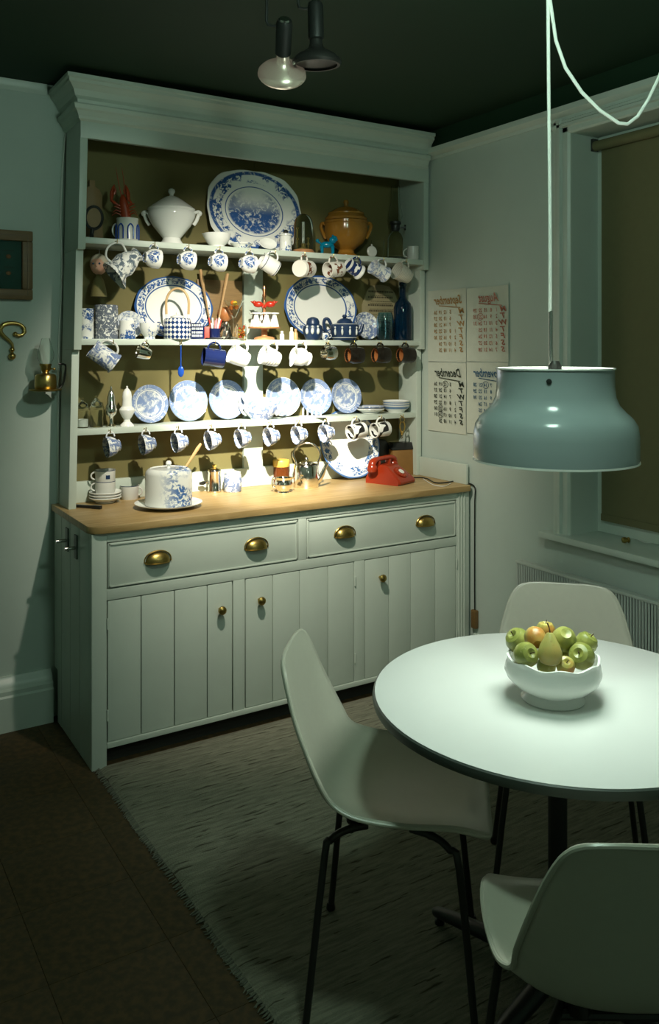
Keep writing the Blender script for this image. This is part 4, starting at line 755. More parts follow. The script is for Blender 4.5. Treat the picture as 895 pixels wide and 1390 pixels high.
P, s = on_top(291, 668); t = thing('coffee_pot', 'small silver coffee pot with black side handle', 'coffee pot', T(P, RZ)); MB().lathe(sc([(0, 0), (9, 0), (9.5, 1), (9.5, 3), (9, 4), (8.6, 27), (9.2, 28), (9.2, 29), (0, 29)], s), 28).build('body', 'silver', t); l = MB().lathe(sc([(0, 28.5), (9.2, 29), (8.5, 31), (4, 33), (0, 33.5)], s), 24).build('lid', 'silver', t); MB().lathe(sc([(0, 33), (1.5, 33.5), (3, 35), (2.5, 37), (0, 38)], s), 12).build('knob', 'yellow_lid', l); MB().tube([(-8*s, 0, 14*s), (-12*s, 0, 13*s)], 1.2*s, 8).build('ferrule', 'silver', t); MB().tube([(-12*s, 0, 13*s), (-15*s, -2*s, 12.5*s), (-20*s, -3*s, 12*s)], [1.8*s, 2.8*s, 1.6*s], 8).build('handle', 'black_plastic', t); MB().tube([(-7*s, 4*s, 22*s), (-10*s, 6*s, 26*s), (-11*s, 7*s, 29*s)], [2*s, 1.6*s, 1.2*s], 8).build('spout', 'silver', t)
P, s = on_top(316, 667); t = thing('storage_jar', 'squat blue and white jar beside the silver coffee pot', 'jar', T(P, RZ)); MB().lathe(sc([(0, 0), (11, 0), (12, 1.5), (12.3, 14), (11.5, 23), (10.5, 25), (0, 25)], s), 28).build('body', 'transfer_blue', t); MB().lathe(sc([(0, 25), (11, 25.2), (11, 26.5), (5, 28), (0, 28.3)], s), 24).build('lid', 'white_china', t)
P, s = on_top(382, 657); t = thing('brown_jar', 'amber glass jar with yellow screw lid', 'jar', T(P)); MB().lathe(sc([(0, 0), (10, 0), (11, 1), (11, 22), (9.5, 24), (0, 24)], s), 26).build('body', 'amber_glass', t); MB().lathe(sc([(0, 23.5), (11.2, 24), (11.5, 25), (11.5, 32), (10.8, 33), (0, 33)], s), 26).build('lid', 'yellow_lid', t)
P, s = on_top(385, 668); t = thing('cream_jug', 'squat silver cream jug in front of the amber jar', 'jug', T(P, RZ)); MB().lathe(hollow(sc([(2, .5), (7, .5), (8, 0), (7.5, 2), (11.5, 7), (12.3, 12), (10, 17), (11, 20)], s), .002), 28, None, lambda a, r, z: (1+(.4 if abs(a) < .5 else 0)*max(0, (z/s-16)/4)*math.cos(a*3), 0)).build('body', 'silver', t); MB().tube([(-10*s, 0, 17*s), (-14*s, 0, 19*s), (-15.5*s, 0, 13*s), (-14*s, 0, 7*s), (-11*s, 0, 7*s)], 1.1*s, 8).build('handle', 'silver', t)
P, s = on_top(416, 661); t = thing('kettle', 'polished steel kettle with tall looped handle', 'kettle', T(P, RZ)); MB().lathe(sc([(0, 0), (16.5, 0), (17, 1.5), (17, 28), (15.5, 31), (10, 32.5), (0, 32.5)], s), 34).build('body', 'silver', t); l = MB().lathe(sc([(0, 32), (10, 32.5), (9, 34.5), (0, 35.5)], s), 24).build('lid', 'silver', t); MB().lathe(sc([(0, 35), (1.5, 35.5), (1.2, 37), (2.6, 38.5), (2, 40), (0, 40.5)], s), 12).build('knob', 'silver', l)
MB().tube([(14*s, 0, 8*s), (20*s, 0, 14*s), (25*s, 0, 25*s), (29*s, 0, 33*s)], [5*s, 3.6*s, 2.4*s, 1.8*s], 12).build('spout', 'silver', t); MB().tube([(-15*s, 0, 26*s), (-14*s, 0, 33*s), (-18*s, 0, 43*s), (-14*s, 0, 53*s), (-5*s, 0, 59*s), (6*s, 0, 59*s), (15*s, 0, 53*s), (19*s, 0, 43*s), (16*s, 0, 34*s), (15*s, 0, 26*s)], 1.5*s, 10).build('loop_handle', 'silver', t)
r_ = (at_y(517, 620, .0).x-at_y(437, 620, .0).x)/2; china('sprig_dish', rim_fn(r_), blue=(.06, .15, .36))
lean_plate('serving_dish', 'large white dish with blue floral rim leaning behind the kettle spout', 'sprig_dish', 437, 517, 0, 590, Yb=-.02, tilt=17, scallop=10, cat='dish')
# telephone
P = at_z(541, 657, ZT); fwd = D(.80, 0, -.60); s_ = UP.cross(fwd)
P = P - fwd*.075 + RT*.025
Mp = frame(P, fwd, UP) @ Matrix.Diagonal((.92, .92, .80, 1))                               # local X = phone front, Y = its left
t = thing('telephone', 'red rotary dial telephone with coiled cord on the worktop end', 'telephone', Mp)
prof = [(-.105, .004), (.105, .004), (.108, .018), (.100, .034), (.02, .100), (.0, .108), (-.07, .108), (-.085, .09), (-.105, .03)]
RX = Matrix(((1, 0, 0, 0), (0, 0, 1, 0), (0, 1, 0, 0), (0, 0, 0, 1)))
mb = MB(); n = len(prof); ws = [(-.080, .90), (-.070, 1.0), (.070, 1.0), (.080, .90)]
vs = []
for y, q in ws:
    for x, z in prof: vs.append((x*q if abs(y) > .075 else x, y*(1-.28*max(0, (z-.03)/.08)), .004+(z-.004)*(q if abs(y) > .075 else 1)))
fs = [(i*n+k, i*n+(k+1) % n, (i+1)*n+(k+1) % n, (i+1)*n+k) for i in range(3) for k in range(n)]+[tuple(range(n)), tuple(3*n+k for k in range(n))]
mb.add(vs, fs).build('body', 'phone_red', t, bevel=.004)
MB().box(-.10, .10, -.072, .072, 0, .006).build('base_plate', 'black_plastic', t, bevel=.002)
nrm = Vector((.066, 0, .08)).normalized(); Dm = frame(Vector((.062, 0, .066))+nrm*.002, (0, 1, 0), nrm)
dl = MB().lathe([(0, 0), (.040, 0), (.040, .004), (.036, .007), (.022, .008), (0, .008)], 32, Dm).build('dial', 'phone_red', t); MB().lathe([(0, .0075), (.017, .0075), (.016, .010), (0, .010)], 24, Dm).build('dial_centre', 'white_plastic', dl)
for k in range(10): a = .5+k*.5; MB().lathe([(0, .0068), (.005, .0068), (.005, .0085), (0, .0085)], 10, Dm @ Matrix.Translation((.029*math.cos(a), .029*math.sin(a), 0))).build('finger_hole', 'lobster_red', dl)
hs = MB().tube([(-.045, -.105, .100), (-.045, -.095, .128), (-.045, -.06, .140), (-.045, 0, .142), (-.045, .06, .140), (-.045, .095, .128), (-.045, .105, .100)], [.018, .019, .015, .013, .015, .019, .018], 14, flat=1.15).build('handset', 'phone_red', t)
for s1 in (-1, 1): MB().lathe([(0, .070), (.022, .072), (.027, .084), (.025, .104), (.016, .118), (0, .12)], 18, Matrix.Translation((-.045, s1*.100, 0))).build('ear_piece', 'phone_red', hs)
for s1 in (-1, 1): MB().box(-.06, -.03, s1*.05-.008, s1*.05+.008, .10, .132).build('cradle', 'phone_red', t, bevel=.003)
cc = []
for k in range(150):
    u = k/149; a = k*.9; base = Vector((-.05-.04*math.sin(PI*u), -.11+.17*u*.9, .010+.055*(1-u)**3)); cc.append(base+Vector((.005*math.cos(a), 0, .005*math.sin(a))))
MB().tube(cc, .0018, 5).build('coiled_cord', 'phone_red', t)
# telephone lead along the worktop and down to its junction box
pts = [P-fwd*.08+Vector((0, 0, .006)), at_z(572, 648, ZT+.004), at_z(590, 655, ZT+.004), at_z(606, 655, ZT+.004), at_z(622, 652, ZT+.004), Vector((XR-.005, -.40, ZT+.006)), Vector((XR+.010, -.44, ZT+.005)), Vector((XR+.009, -.482, ZT-.01)), Vector((XR+.007, -.482, .80)), Vector((XR+.010, -.478, .6)), Vector((XR+.008, -.480, .4)), Vector((XR+.009, -.480, .30))]
t = thing('telephone_lead', 'dark telephone lead running down the dresser edge to a brown junction box', 'cable', pts[-1]); MB().tube([p-pts[-1] for p in pts], .003, 6).build('lead', 'black_plastic', t)
MB().box(-.012, .010, -.016, .016, -.085, 0).build('junction_box', 'frame_wood', t, bevel=.005)
pts2 = [at_z(575, 650, ZT+.0025), at_z(588, 658, ZT+.0025), at_z(603, 660, ZT+.0025), at_z(612, 656, ZT+.0025)]
solo(MB().tube([p-pts2[0] for p in pts2], .002, 6), 'white_wire', 'thin pale wire lying on the worktop beside the telephone', 'wire', 'cord_white', pts2[0])
P = at_y(545, 640, -.0); P.z = ZT; t = thing('biscuit_box', 'brown tapered box with black lid behind the red telephone', 'box', T(P, RZ+.35)); s = mpp(P)
mb = MB(); w0, w1, h = 19*s, 17.5*s, 34*s; mb.hexa([(-w0, -.045, 0), (w0, -.045, 0), (w0, .03, 0), (-w0, .03, 0)], [(-w1, -.042, h), (w1, -.042, h), (w1, .028, h), (-w1, .028, h)]); mb.build('body', 'box_leather', t, bevel=.004)
mb = MB(); mb.hexa([(-w1*1.06, -.047, h), (w1*1.06, -.047, h), (w1*1.06, .032, h), (-w1*1.06, .032, h)], [(-w1*.9, -.035, h+.035), (w1*.9, -.035, h+.035), (w1*.9, .024, h+.035), (-w1*.9, .024, h+.035)]); mb.build('lid', 'black_plastic', t, bevel=.004)
P = at_y(517, 640, .030); P.z = ZT; s = mpp(P); solo(MB().lathe(sc([(0, 0), (12, 0), (13, 3), (13, 34), (12, 42), (7, 47), (0, 49)], s), 26, None, lambda a, r, z: (1+.04*math.cos(3*a), 0), 1, .42), 'black_bag', 'soft black cloth bag standing between the leaning dish and the brown box', 'bag', 'black_metal', T(P))

# ================================================================== left wall things
# framed specimens
Yp = WY-.001; A = at_y(0, 360, Yp); R1 = at_y(45, 312, Yp-.03).x; zt, zb = at_y(45, 314, Yp-.03).z, at_y(40, 407, Yp-.03).z
x1, x0, fw_ = R1, R1-.46, .042
t = thing('picture_frame', 'dark wooden frame holding small mounted specimens on green', 'picture', (0, Yp, 0))
mb = MB()
for (a0, a1, b0, b1) in ((x0, x1, zt-fw_, zt), (x0, x1, zb, zb+fw_), (x0, x0+fw_, zb+fw_, zt-fw_), (x1-fw_, x1, zb+fw_, zt-fw_)):
    MB().box(a0, a1, -.030, 0, b0, b1).build('frame_rail', 'frame_wood', t, bevel=.006)
for (a0, a1, b0, b1) in ((x0+.018, x1-.018, zt-.022, zt-.018), (x0+.018, x1-.018, zb+.018, zb+.022), (x1-.022, x1-.018, zb+.02, zt-.02)): MB().box(a0, a1, -.033, -.028, b0, b1).build('bead', 'frame_wood', t)
MB().box(x0+fw_-.004, x1-fw_+.004, -.014, -.001, zb+fw_-.004, zt-fw_+.004).build('mount', 'mat_teal', t)
zc = (zt+zb)/2
for i in range(4):
    for dz in (.033, -.033):
        cx = x1-fw_-.050-.085*i; sp = MB().ball((cx, -.016, zc+dz), .0085, 12, None, (1.2, .5, 1)).build('specimen', 'orange_clay', t); MB().box(cx-.022, cx+.022, -.0148, -.0138, zc+dz+.022, zc+dz+.025).build('caption', 'ink_black', sp)
MB().box(x0+fw_-.004, x1-fw_+.004, -.0245, -.0225, zb+fw_-.004, zt-fw_+.004).build('glass', 'clear_glass', t)
# question mark
c = at_y(17, 452, WY-.012); s = mpp(c); t = thing('question_mark', 'polished brass question mark hung on the wall under the frame', 'ornament', c)
def qm(x, y): return ((x-17)*s/math.cos(YAW)*1.0, 0, -(y-452)*s)
pp = [(20.5, 454), (24, 455.5), (28, 454.5), (30.5, 450.5), (30, 445), (26, 440.5), (20, 438.5), (13, 438.5), (7, 441), (3.5, 446), (4, 452), (8, 457), (13, 462), (16.5, 467), (17.5, 472)]
rr = [2.6, 2.6, 2.4, 2.6, 2.6, 2.4, 2.5, 2.8, 3.2, 3.4, 3.2, 2.6, 2.3, 2.0, 1.8]
MB().tube([qm(*p) for p in pp], [r*s for r in rr], 10).ball(qm(20, 453.5), 3.2*s, 12).ball(qm(16.5, 474.5), 3.6*s, 12).build('curl', 'brass', t)
MB().ball(qm(16.5, 483.5), 5*s, 14).tube([qm(16.5, 476), qm(16.5, 480)], 2*s, 8).build('dot', 'brass', t)
# wall oil lamp
P = at_y(62, 533, .0); s = mpp(P); t = thing('wall_lamp', 'small brass oil lamp with glass chimney on a wall bracket beside the rack', 'lamp', T(P, RZ))
MB().lathe(sc([(0, 1.5), (10, 1.5), (21, 3), (21.5, 5), (12, 5), (0, 5)], s), 28).build('drip_tray', 'old_brass', t)
MB().lathe(sc([(0, 4.5), (13, 4.5), (14.5, 7), (14, 22), (12, 25), (5, 26.5), (4, 29), (0, 29)], s), 28).build('font', 'brass', t)
b = MB().lathe(sc([(0, 28), (5, 28.5), (6.5, 31), (7, 36), (8, 37), (8, 39), (0, 39)], s), 20).build('burner', 'old_brass', t); MB().tube([(6*s, 0, 33*s), (11*s, 0, 32*s)], 1*s, 6).ball((12*s, 0, 32*s), 1.8*s, 8).build('wick_wheel', 'old_brass', b)
MB().lathe(sc([(7, 39), (10.5, 46), (11, 53), (7, 68), (5, 74), (4.6, 74), (6.5, 68), (10.5, 53), (10, 46), (6.6, 39)], s), 24).build('chimney', 'clear_glass', t)
q = (Matrix.Translation(P) @ Matrix.Rotation(RZ, 4, 'Z')).inverted()
MB().tube([q @ p for p in (P+Vector((.0, .0, .012)), P+Vector((.04, 0, .008)), Vector((xl(1.35)-.012, .0, 1.37)), Vector((xl(1.38)-.003, .0, 1.42)), Vector((xl(1.42)-.003, .0, 1.45)), Vector((xl(1.4)-.03, .0, 1.455)))], .004, 8).build('bracket', 'dark_metal', t)
# cable down the wall
pts = [at_y(x, y, WY-.006) for x, y in ((92, 172), (88, 190), (84, 240), (82, 300), (84, 350), (83, 400), (80, 460), (79, 540), (79, 620), (79, 682))]
solo(MB().tube([p-pts[-1] for p in pts], .004, 6), 'wall_cable', 'pale electric cable running down the wall beside the rack', 'cable', 'cord_white', pts[-1])

# ================================================================== calendar sheets on the right wall
def text_mesh(body, size, shear=0.0, align='CENTER', bold=0.0):
    cu = bpy.data.curves.new('txt', 'FONT'); cu.body = body; cu.size = size; cu.shear = shear; cu.align_x = align; cu.resolution_u = 2; cu.offset = bold
    o = bpy.data.objects.new('txt', cu); COL.objects.link(o); dg = bpy.context.evaluated_depsgraph_get()
    me = bpy.data.meshes.new_from_object(o.evaluated_get(dg)); bpy.data.objects.remove(o)
    vs = [tuple(v.co) for v in me.vertices]; fs = [tuple(p.vertices) for p in me.polygons]; bpy.data.meshes.remove(me); return vs, fs
def sheet(name_px, title, first, days, ink, label, circ=(), dy=0):
    (xl_, yt_), (xr_, yb_) = name_px
    a = at_x(xl_, (yt_+yb_)/2, WX); b = at_x(xr_, (yt_+yb_)/2, WX); zt_ = at_x((xl_+xr_)/2, yt_, WX).z; zb_ = at_x((xl_+xr_)/2, yb_, WX).z
    w = abs(a.y-b.y); h = zt_-zb_
    # local frame: X -> -Y (towards the viewer's right), Y -> up, Z -> off the wall
    M = Matrix(((0, 0, -1, WX-.0015), (-1, 0, 0, a.y), (0, 1, 0, zb_), (0, 0, 0, 1)))
    t = thing('calendar_sheet', label, 'calendar', M, 'handwritten calendar sheets on the wall')
    nx = 12; mb = MB(); vs = []
    for j in range(9):
        for i in range(nx+1): x = w*i/nx; y = h*j/8; vs.append((x, y, .0015+.004*(abs(i/nx-.5)*2)**3+.0015*math.sin(5*i/nx+j)))
    n = nx+1; mb.add(vs, [(j*n+i, j*n+i+1, (j+1)*n+i+1, (j+1)*n+i) for j in range(8) for i in range(nx)]); mb.build('paper', 'paper', t)
    Z = .0072
    tv, tf = text_mesh(title, h*.165, .45, bold=.0010); mb = MB()
    mb.add([(w*.55-x*.80, h*.80+y, Z) for x, y, z in tv], tf)           # the picture is a mirror image: lettering runs reversed
    mb.add([(w*.30, h*.775, Z), (w*.86, h*.735, Z), (w*.86, h*.745, Z), (w*.30, h*.787, Z)], [(0, 1, 2, 3)])
    mb.build('title', ink, t, smooth=False)['kind'] = 'stuff'
    mb = MB()
    for r, dn in enumerate('MTWTFSS'):
        tv, tf = text_mesh(dn, h*.095, .3, bold=.0010); y0 = h*(.665-.088*r)
        mb.add([(w*.90-x*1.5, y0+y, Z) for x, y, z in tv], tf)
    for d in range(1, days+1):
        k = first+d-1; c, r = divmod(k, 7); tv, tf = text_mesh(str(d), h*.070, .1, bold=.0005)
        mb.add([(w*(.735-.130*c)-x, h*(.665-.088*r)+y, Z) for x, y, z in tv], tf)
    mb.build('lettering', ink, t, smooth=False)['kind'] = 'stuff'
    for c, r in circ: MB().tube([(w*(.735-.130*c)+.020*math.cos(q*.35), h*(.69-.088*r)+.016*math.sin(q*.35), Z) for q in range(19)], .0012, 5).build('ring_mark', ink, t)
    return t
sheet(((583, 393), (634.5, 491)), 'September', 3, 30, 'ink_orange', 'handwritten September calendar sheet in orange ink on the wall')
sheet(((635.5, 389), (692, 491)), 'August', 0, 31, 'ink_red', 'handwritten August calendar sheet in red ink on the wall', circ=((3, 1),))
sheet(((583, 492), (634.5, 587)), 'December', 3, 31, 'ink_black', 'handwritten December calendar sheet in black ink on the wall', circ=((2, 0), (3, 4), (3, 5)))
sheet(((635.5, 492), (692, 591)), 'November', 1, 30, 'ink_blue', 'handwritten November calendar sheet in blue ink, partly behind the lamp', circ=((2, 0),))
# ================================================================== rug, table, chairs
mb = MB(); x0, x1, y0, y1 = -1.80, -.25, -3.3, -.435; nx, ny = 60, 110; vs = []; random.seed(2)
for j in range(ny+1):
    for i in range(nx+1):
        x = x0+(x1-x0)*i/nx; y = y0+(y1-y0)*j/ny
        if i == 0: x += .010*math.sin(y*9)-.02*(y-y1)*.6*0+random.uniform(-.003, .003)
        vs.append((x, y, .010+random.uniform(-.0012, .0012) if 0 < i < nx and 0 < j < ny else .002))
n = nx+1; mb.add(vs, [(j*n+i, j*n+i+1, (j+1)*n+i+1, (j+1)*n+i) for j in range(ny) for i in range(nx)])
t = thing('rug', 'flecked oatmeal wool rug on the floor in front of the dresser', 'rug', (0, 0, 0)); mb.build('weave', 'rug_wool', t)
mb = MB()
for k in range(260):
    y = y0+(y1-y0)*k/260+random.uniform(-.004, .004); mb.tube([(x0+.006, y, .007), (x0-.006, y+random.uniform(-.003, .003), .004), (x0-random.uniform(.010, .018), y+random.uniform(-.006, .006), .0016)], [.003, .0028, .0012], 5)
mb.build('fringe', 'fringe_wool', t)['kind'] = 'stuff'
TC = Vector((-1.2, -2.08, 0)); TZ, TR = .712, .432
t = thing('round_table', 'round white topped pedestal table with dark edge', 'table', TC+UP*.0125)
z = TZ-.0125
MB().lathe([(0, z-.003), (TR-.012, z-.003), (TR-.006, z-.001), (TR-.006, z), (0, z)], 96).build('table_top', 'table_laminate', t, ang=60)
MB().lathe([(0, z-.024), (TR-.012, z-.024), (TR-.002, z-.021), (TR, z-.012), (TR-.002, z-.003), (TR-.0062, z-.0005), (TR-.0062, z-.003), (0, z-.003)], 96).build('table_edge', 'table_edge', t)
MB().lathe([(0, z-.05), (.11, z-.045), (.13, z-.024), (0, z-.024)], 28).build('top_bracket', 'black_metal', t)
MB().tube([(0, 0, .04), (0, 0, z-.045)], .022, 20).build('column', 'black_metal', t)
b = MB().lathe([(0, .03), (.045, .03), (.05, .045), (.03, .07), (.024, .09), (0, .09)], 24).build('hub', 'black_metal', t)
for k in range(4):
    a = -YAW+PI/4+k*PI/2; d = Vector((math.cos(a), math.sin(a), 0))
    f = MB().tube([d*.02+UP*.060, d*.2+UP*.045, d*.34+UP*.028, d*.36+UP*.022], [.022, .018, .014, .008], 12, flat=1.2).build('foot', 'dark_metal', t); MB().lathe([(0, 0), (.013, 0), (.013, .008), (.006, .014), (0, .014)], 14, Matrix.Translation(d*.345)).build('glide', 'black_plastic', f)

def shell_chair(label, M):
    t = thing('shell_chair', label, 'chair', M, 'moulded shell chairs round the table')
    # local: chair faces +X, Y across, Z up
    prof = [(.220, .416, .10), (.214, .426, .150), (.196, .435, .186), (.160, .440, .206), (.10, .436, .220), (.03, .428, .226), (-.05, .424, .226), (-.11, .430, .222), (-.155, .452, .215), (-.185, .49, .208), (-.205, .54, .208), (-.222, .60, .200), (-.238, .66, .188), (-.250, .718, .170), (-.258, .756, .150), (-.262, .774, .122), (-.263, .780, .07)]
    # fine profile
    pr = []
    for i in range(len(prof)-1):
        p0, p1, p2, p3 = prof[max(i-1, 0)], prof[i], prof[i+1], prof[min(i+2, len(prof)-1)]
        for k in range(3):
            u = k/3; pr.append(tuple(.5*((2*b)+(-a+c)*u+(2*a-5*b+4*c-d)*u*u+(-a+3*b-3*c+d)*u**3) for a, b, c, d in zip(p0, p1, p2, p3)))
    pr.append(prof[-1])
    nv = 24; vs = []
    N = len(pr)
    for i, (x, z, w) in enumerate(pr):
        j0, j1 = max(i-4, 0), min(i+4, N-1); tx, tz = pr[j1][0]-pr[j0][0], pr[j1][1]-pr[j0][1]; l = math.hypot(tx, tz); nx_, nz_ = tz/l, -tx/l      # normal towards the sitter
        if nz_ < 0 and z < .46: nx_, nz_ = -nx_, -nz_
        if nx_ < 0 and z > .5: nx_, nz_ = -nx_, -nz_
        u = i/(N-1)
        dish = (.030+.030*math.exp(-((u-.50)/.20)**2))*min(1, u/.22)          # how far the sides lift
        for k in range(nv+1):
            y = -1+2*k/nv; lift = dish*(abs(y)*w/.215)**2.6
            vs.append((x+nx_*lift, y*w*(1-.03*abs(y)**6), z+nz_*lift))
    n = nv+1; fs = [(i*n+k, i*n+k+1, (i+1)*n+k+1, (i+1)*n+k) for i in range(N-1) for k in range(nv)]
    o = MB().add(vs, fs).build('shell', 'shell_fibreglass', t, ang=180)
    sm = o.modifiers.new('thick', 'SOLIDIFY'); sm.thickness = .006; sm.offset = -1
    # rolled rim
    ring = [vs[i*n] for i in range(N)]+[vs[(N-1)*n+k] for k in range(1, n)]+[vs[i*n+nv] for i in range(N-2, -1, -1)]+[vs[k] for k in range(nv-1, 0, -1)]
    MB().tube([(x, y, z-.002) for x, y, z in ring], .0048, 8, True).build('rolled_edge', 'shell_fibreglass', t)
    for sy in (-1, 1):
        for sx in (-1, 1):
            MB().tube([(sx*.05-.01, sy*.10, .405), (sx*.10-.005, sy*.125, .405), (sx*.135-.005, sy*.150, .392), (sx*.150, sy*.165, .36), (sx*.185, sy*.205, .02), (sx*.187, sy*.207, .012)], .0085, 10).build('leg', 'dark_metal', t)
            MB().lathe([(0, 0), (.012, 0), (.013, .004), (.010, .018), (0, .018)], 12, Matrix.Translation((sx*.187, sy*.207, 0))).build('foot_glide', 'black_plastic', t)
    for sx in (-1, 1): MB().tube([(sx*.09-.005, -.12, .402), (sx*.09-.005, .12, .402)], .008, 8).build('cross_tube', 'dark_metal', t)
    for sx in (-1, 1):
        for sy in (-1, 1): MB().lathe([(0, .405), (.020, .405), (.020, .428), (0, .428)], 14, Matrix.Translation((sx*.085-.005, sy*.085, 0))).build('shock_mount', 'black_plastic', t)
    return t
def rel(lat, dep): p = CAM+RT*lat+FW*dep; p.z = .0125; return p
def chair_at(label, lat, dep, fx, fa): return shell_chair(label, frame(rel(lat, dep), RT*fx+FW*fa, UP))
chair_at('off-white moulded shell chair side on between dresser and table', .16, 2.05, 1, -.14)
chair_at('off-white moulded shell chair turned with its back to the room', .50, 1.50, .02, 1)
chair_at('off-white moulded shell chair on the radiator side of the table', .665, 2.36, -.22, -1)
chair_at('off-white moulded shell chair pushed in under the table opposite the side on chair', 1.10, 2.0, -1, .05)
# fruit bowl
BP = at_z(751, 948, TZ); BP.z = TZ; s = mpp(BP+UP*.05)
t = thing('fruit_bowl', 'white footed china bowl with wavy rim on the table', 'bowl', T(BP, RZ))
wav = lambda a, r, z: (1+.010*math.cos(8*a)*max(0, min(1, (z-.03)/.04)), .0020*math.cos(8*a+.6)*max(0, (z-.05)/.03))
MB().lathe([(0, .004), (42*s*.6, .004), (42*s, 0), (43*s, .003), (39*s, .010), (35*s, .018), (37*s, .022), (52*s, .034), (61*s, .050), (64.5*s, .064), (63*s, .078), (60.5*s, .088), (61.5*s, .098), (58.5*s, .098), (58*s, .088), (60*s, .076), (61*s, .064), (57*s, .050), (48*s, .038), (20*s, .030), (0, .029)], 64, None, wav).build('bowl', 'white_china', t)
def put_fruit(kind, px, py, rp, dep, mat, label, tilt=(0, 0)):
    C = CAM+ray(px, py)*dep; s = mpp(C); r = rp*s
    nm = 'pear' if kind == 'pear' else 'apple'
    M = Matrix.Translation(C) @ Matrix.Rotation(RZ, 4, 'Z') @ Matrix.Rotation(math.radians(tilt[0]), 4, 'X') @ Matrix.Rotation(math.radians(tilt[1]), 4, 'Y')
    t = thing(nm, label, nm, M, 'fruit in the bowl')
    if kind == 'pear':
        MB().lathe(sc([(0, -1.0), (.35, -1.03), (.75, -.85), (.98, -.40), (.98, .0), (.80, .55), (.55, 1.0), (.40, 1.3), (.26, 1.5), (0, 1.55)], r), 24).build('flesh', mat, t); MB().tube([(0, 0, 1.5*r), (-.06*r, 0, 1.9*r), (-.22*r, 0, 2.3*r)], [.07*r, .055*r, .07*r], 6).build('stem', 'fruit_stem', t)
    else:
        MB().lathe(sc([(0, -.80), (.14, -.85), (.42, -.90), (.80, -.60), (.99, -.08), (.95, .38), (.70, .76), (.38, .86), (.14, .74), (0, .62)], r), 24).build('flesh', mat, t); MB().tube([(0, 0, .62*r), (.05*r, 0, .9*r), (.1*r, 0, 1.12*r)], .05*r, 6).build('stem', 'fruit_stem', t); MB().lathe(sc([(0, -.74), (.13, -.76), (.12, -.82), (0, -.78)], r), 8).build('calyx', 'fruit_stem', t)
d0 = (BP-CAM).dot(FW)
put_fruit('apple', 704, 870, 17, d0+.045, 'apple_green', 'green apple at the dresser side of the bowl, behind the front green one', (20, -40))
put_fruit('apple', 714, 889, 17, d0-.035, 'apple_green', 'dull green apple resting on the bowl rim beside the pear foot', (60, 20))
put_fruit('apple', 727, 866, 15, d0-.008, 'apple_blush', 'orange blushed apple with its dark eye showing, beside the pear neck', (-70, 0))
put_fruit('pear', 747, 885, 16.5, d0-.055, 'pear_skin', 'yellow green pear standing upright in the middle of the fruit', (-8, 2))
put_fruit('apple', 766, 868, 17, d0+.005, 'apple_green', 'pale green apple with eye up, beside the pear on the window side', (-140, 0))
put_fruit('apple', 741, 856, 13, d0+.058, 'apple_blush', 'yellow apple at the back of the bowl behind the pear', (0, 0))
put_fruit('apple', 796, 873, 15, d0+.045, 'apple_green', 'green apple at the back against the rim on the window side', (10, 30))
put_fruit('apple', 790, 891, 18, d0-.03, 'apple_green', 'big green apple in front on the window side of the bowl', (50, -30))
put_fruit('apple', 768, 904, 13, d0-.05, 'apple_blush', 'small blushed apple low against the front rim of the bowl', (40, 0))
put_fruit('apple', 742, 905, 13, d0-.02, 'apple_green', 'green apple hidden low in the bowl under the pear', (0, 0))
put_fruit('apple', 772, 892, 13, d0+.01, 'apple_green', 'green apple glimpsed low between the pear and the big green apple', (0, 0))

# ================================================================== pendant lamp
PD = 2.02; PP = CAM+FW*PD+RT*((753.5-CX)/FPX*PD); s = PD/FPX
def pz(y): return CAM.z-(y-CY)*s
z0 = pz(623)
t = thing('pendant_lamp', 'large pale grey enamel pendant lamp hanging over the table', 'lamp', Vector((PP.x, PP.y, z0)))
pr = [(109, 623), (109.3, 618), (109.3, 590), (107, 576), (101, 566), (92, 558), (84, 549), (79.5, 538), (78, 524), (77.6, 503), (78.4, 500.5)]
out = [(r*s, pz(y)-z0) for r, y in pr]; inn = [(r-.0035, z) for r, z in out[::-1]]
sh = MB().lathe(out, 72, cap=False).build('shade', 'lamp_enamel', t, ang=60); MB().lathe(inn, 72, cap=False).build('shade_lining', 'lamp_inside', sh, ang=60)
MB().lathe([(inn[0][0], inn[0][1]), (inn[0][0], inn[0][1]+.002), (out[-1][0]+.001, out[-1][1]+.002), (out[-1][0]+.001, out[-1][1]-.0015)], 72, cap=False).build('top_rim', 'lamp_inside', t)
MB().lathe([(out[0][0]+.0012, .0015), (out[0][0]+.0018, -.0030), (out[0][0]-.006, -.0030), (out[0][0]-.006, .0015)], 72, cap=False).build('bottom_rim', 'lamp_inside', t)
MB().lathe([(0, .055), (.150, .055), (.150, .060), (0, .060)], 48).build('diffuser', 'lamp_diffuser', t)
for k in range(3):
    a = -YAW-PI/2-.35+k*2*PI/3; d = Vector((math.cos(a), math.sin(a), 0)); zz = pz(515)-z0
    MB().lathe([(0, 0), (.0062, 0), (.006, .004), (0, .005)], 14, frame(d*(77.9*s-.001)+UP*zz, UP, d)).build('fixing_screw', 'black_metal', t); MB().tube([d*(76*s)+UP*zz, UP*zz], .003, 6).build('spoke', 'steel', t)
MB().lathe([(0, .058), (.030, .062), (.034, .10), (.022, .135), (.016, pz(515)-z0-.01), (.016, pz(497)-z0), (.010, pz(490)-z0), (0, pz(490)-z0)], 22).build('lamp_holder', 'dark_metal', t)
MB().tube([((748-753.5)*s*RT.x, (748-753.5)*s*RT.y, pz(498)-z0), ((748-753.5)*s*RT.x, (748-753.5)*s*RT.y, pz(422)-z0)], .0048, 12).build('rod', 'steel', t)
zc = CZ-z0; ox = RT*((747-753.5)*s); ox2 = RT*((745-753.5)*s)
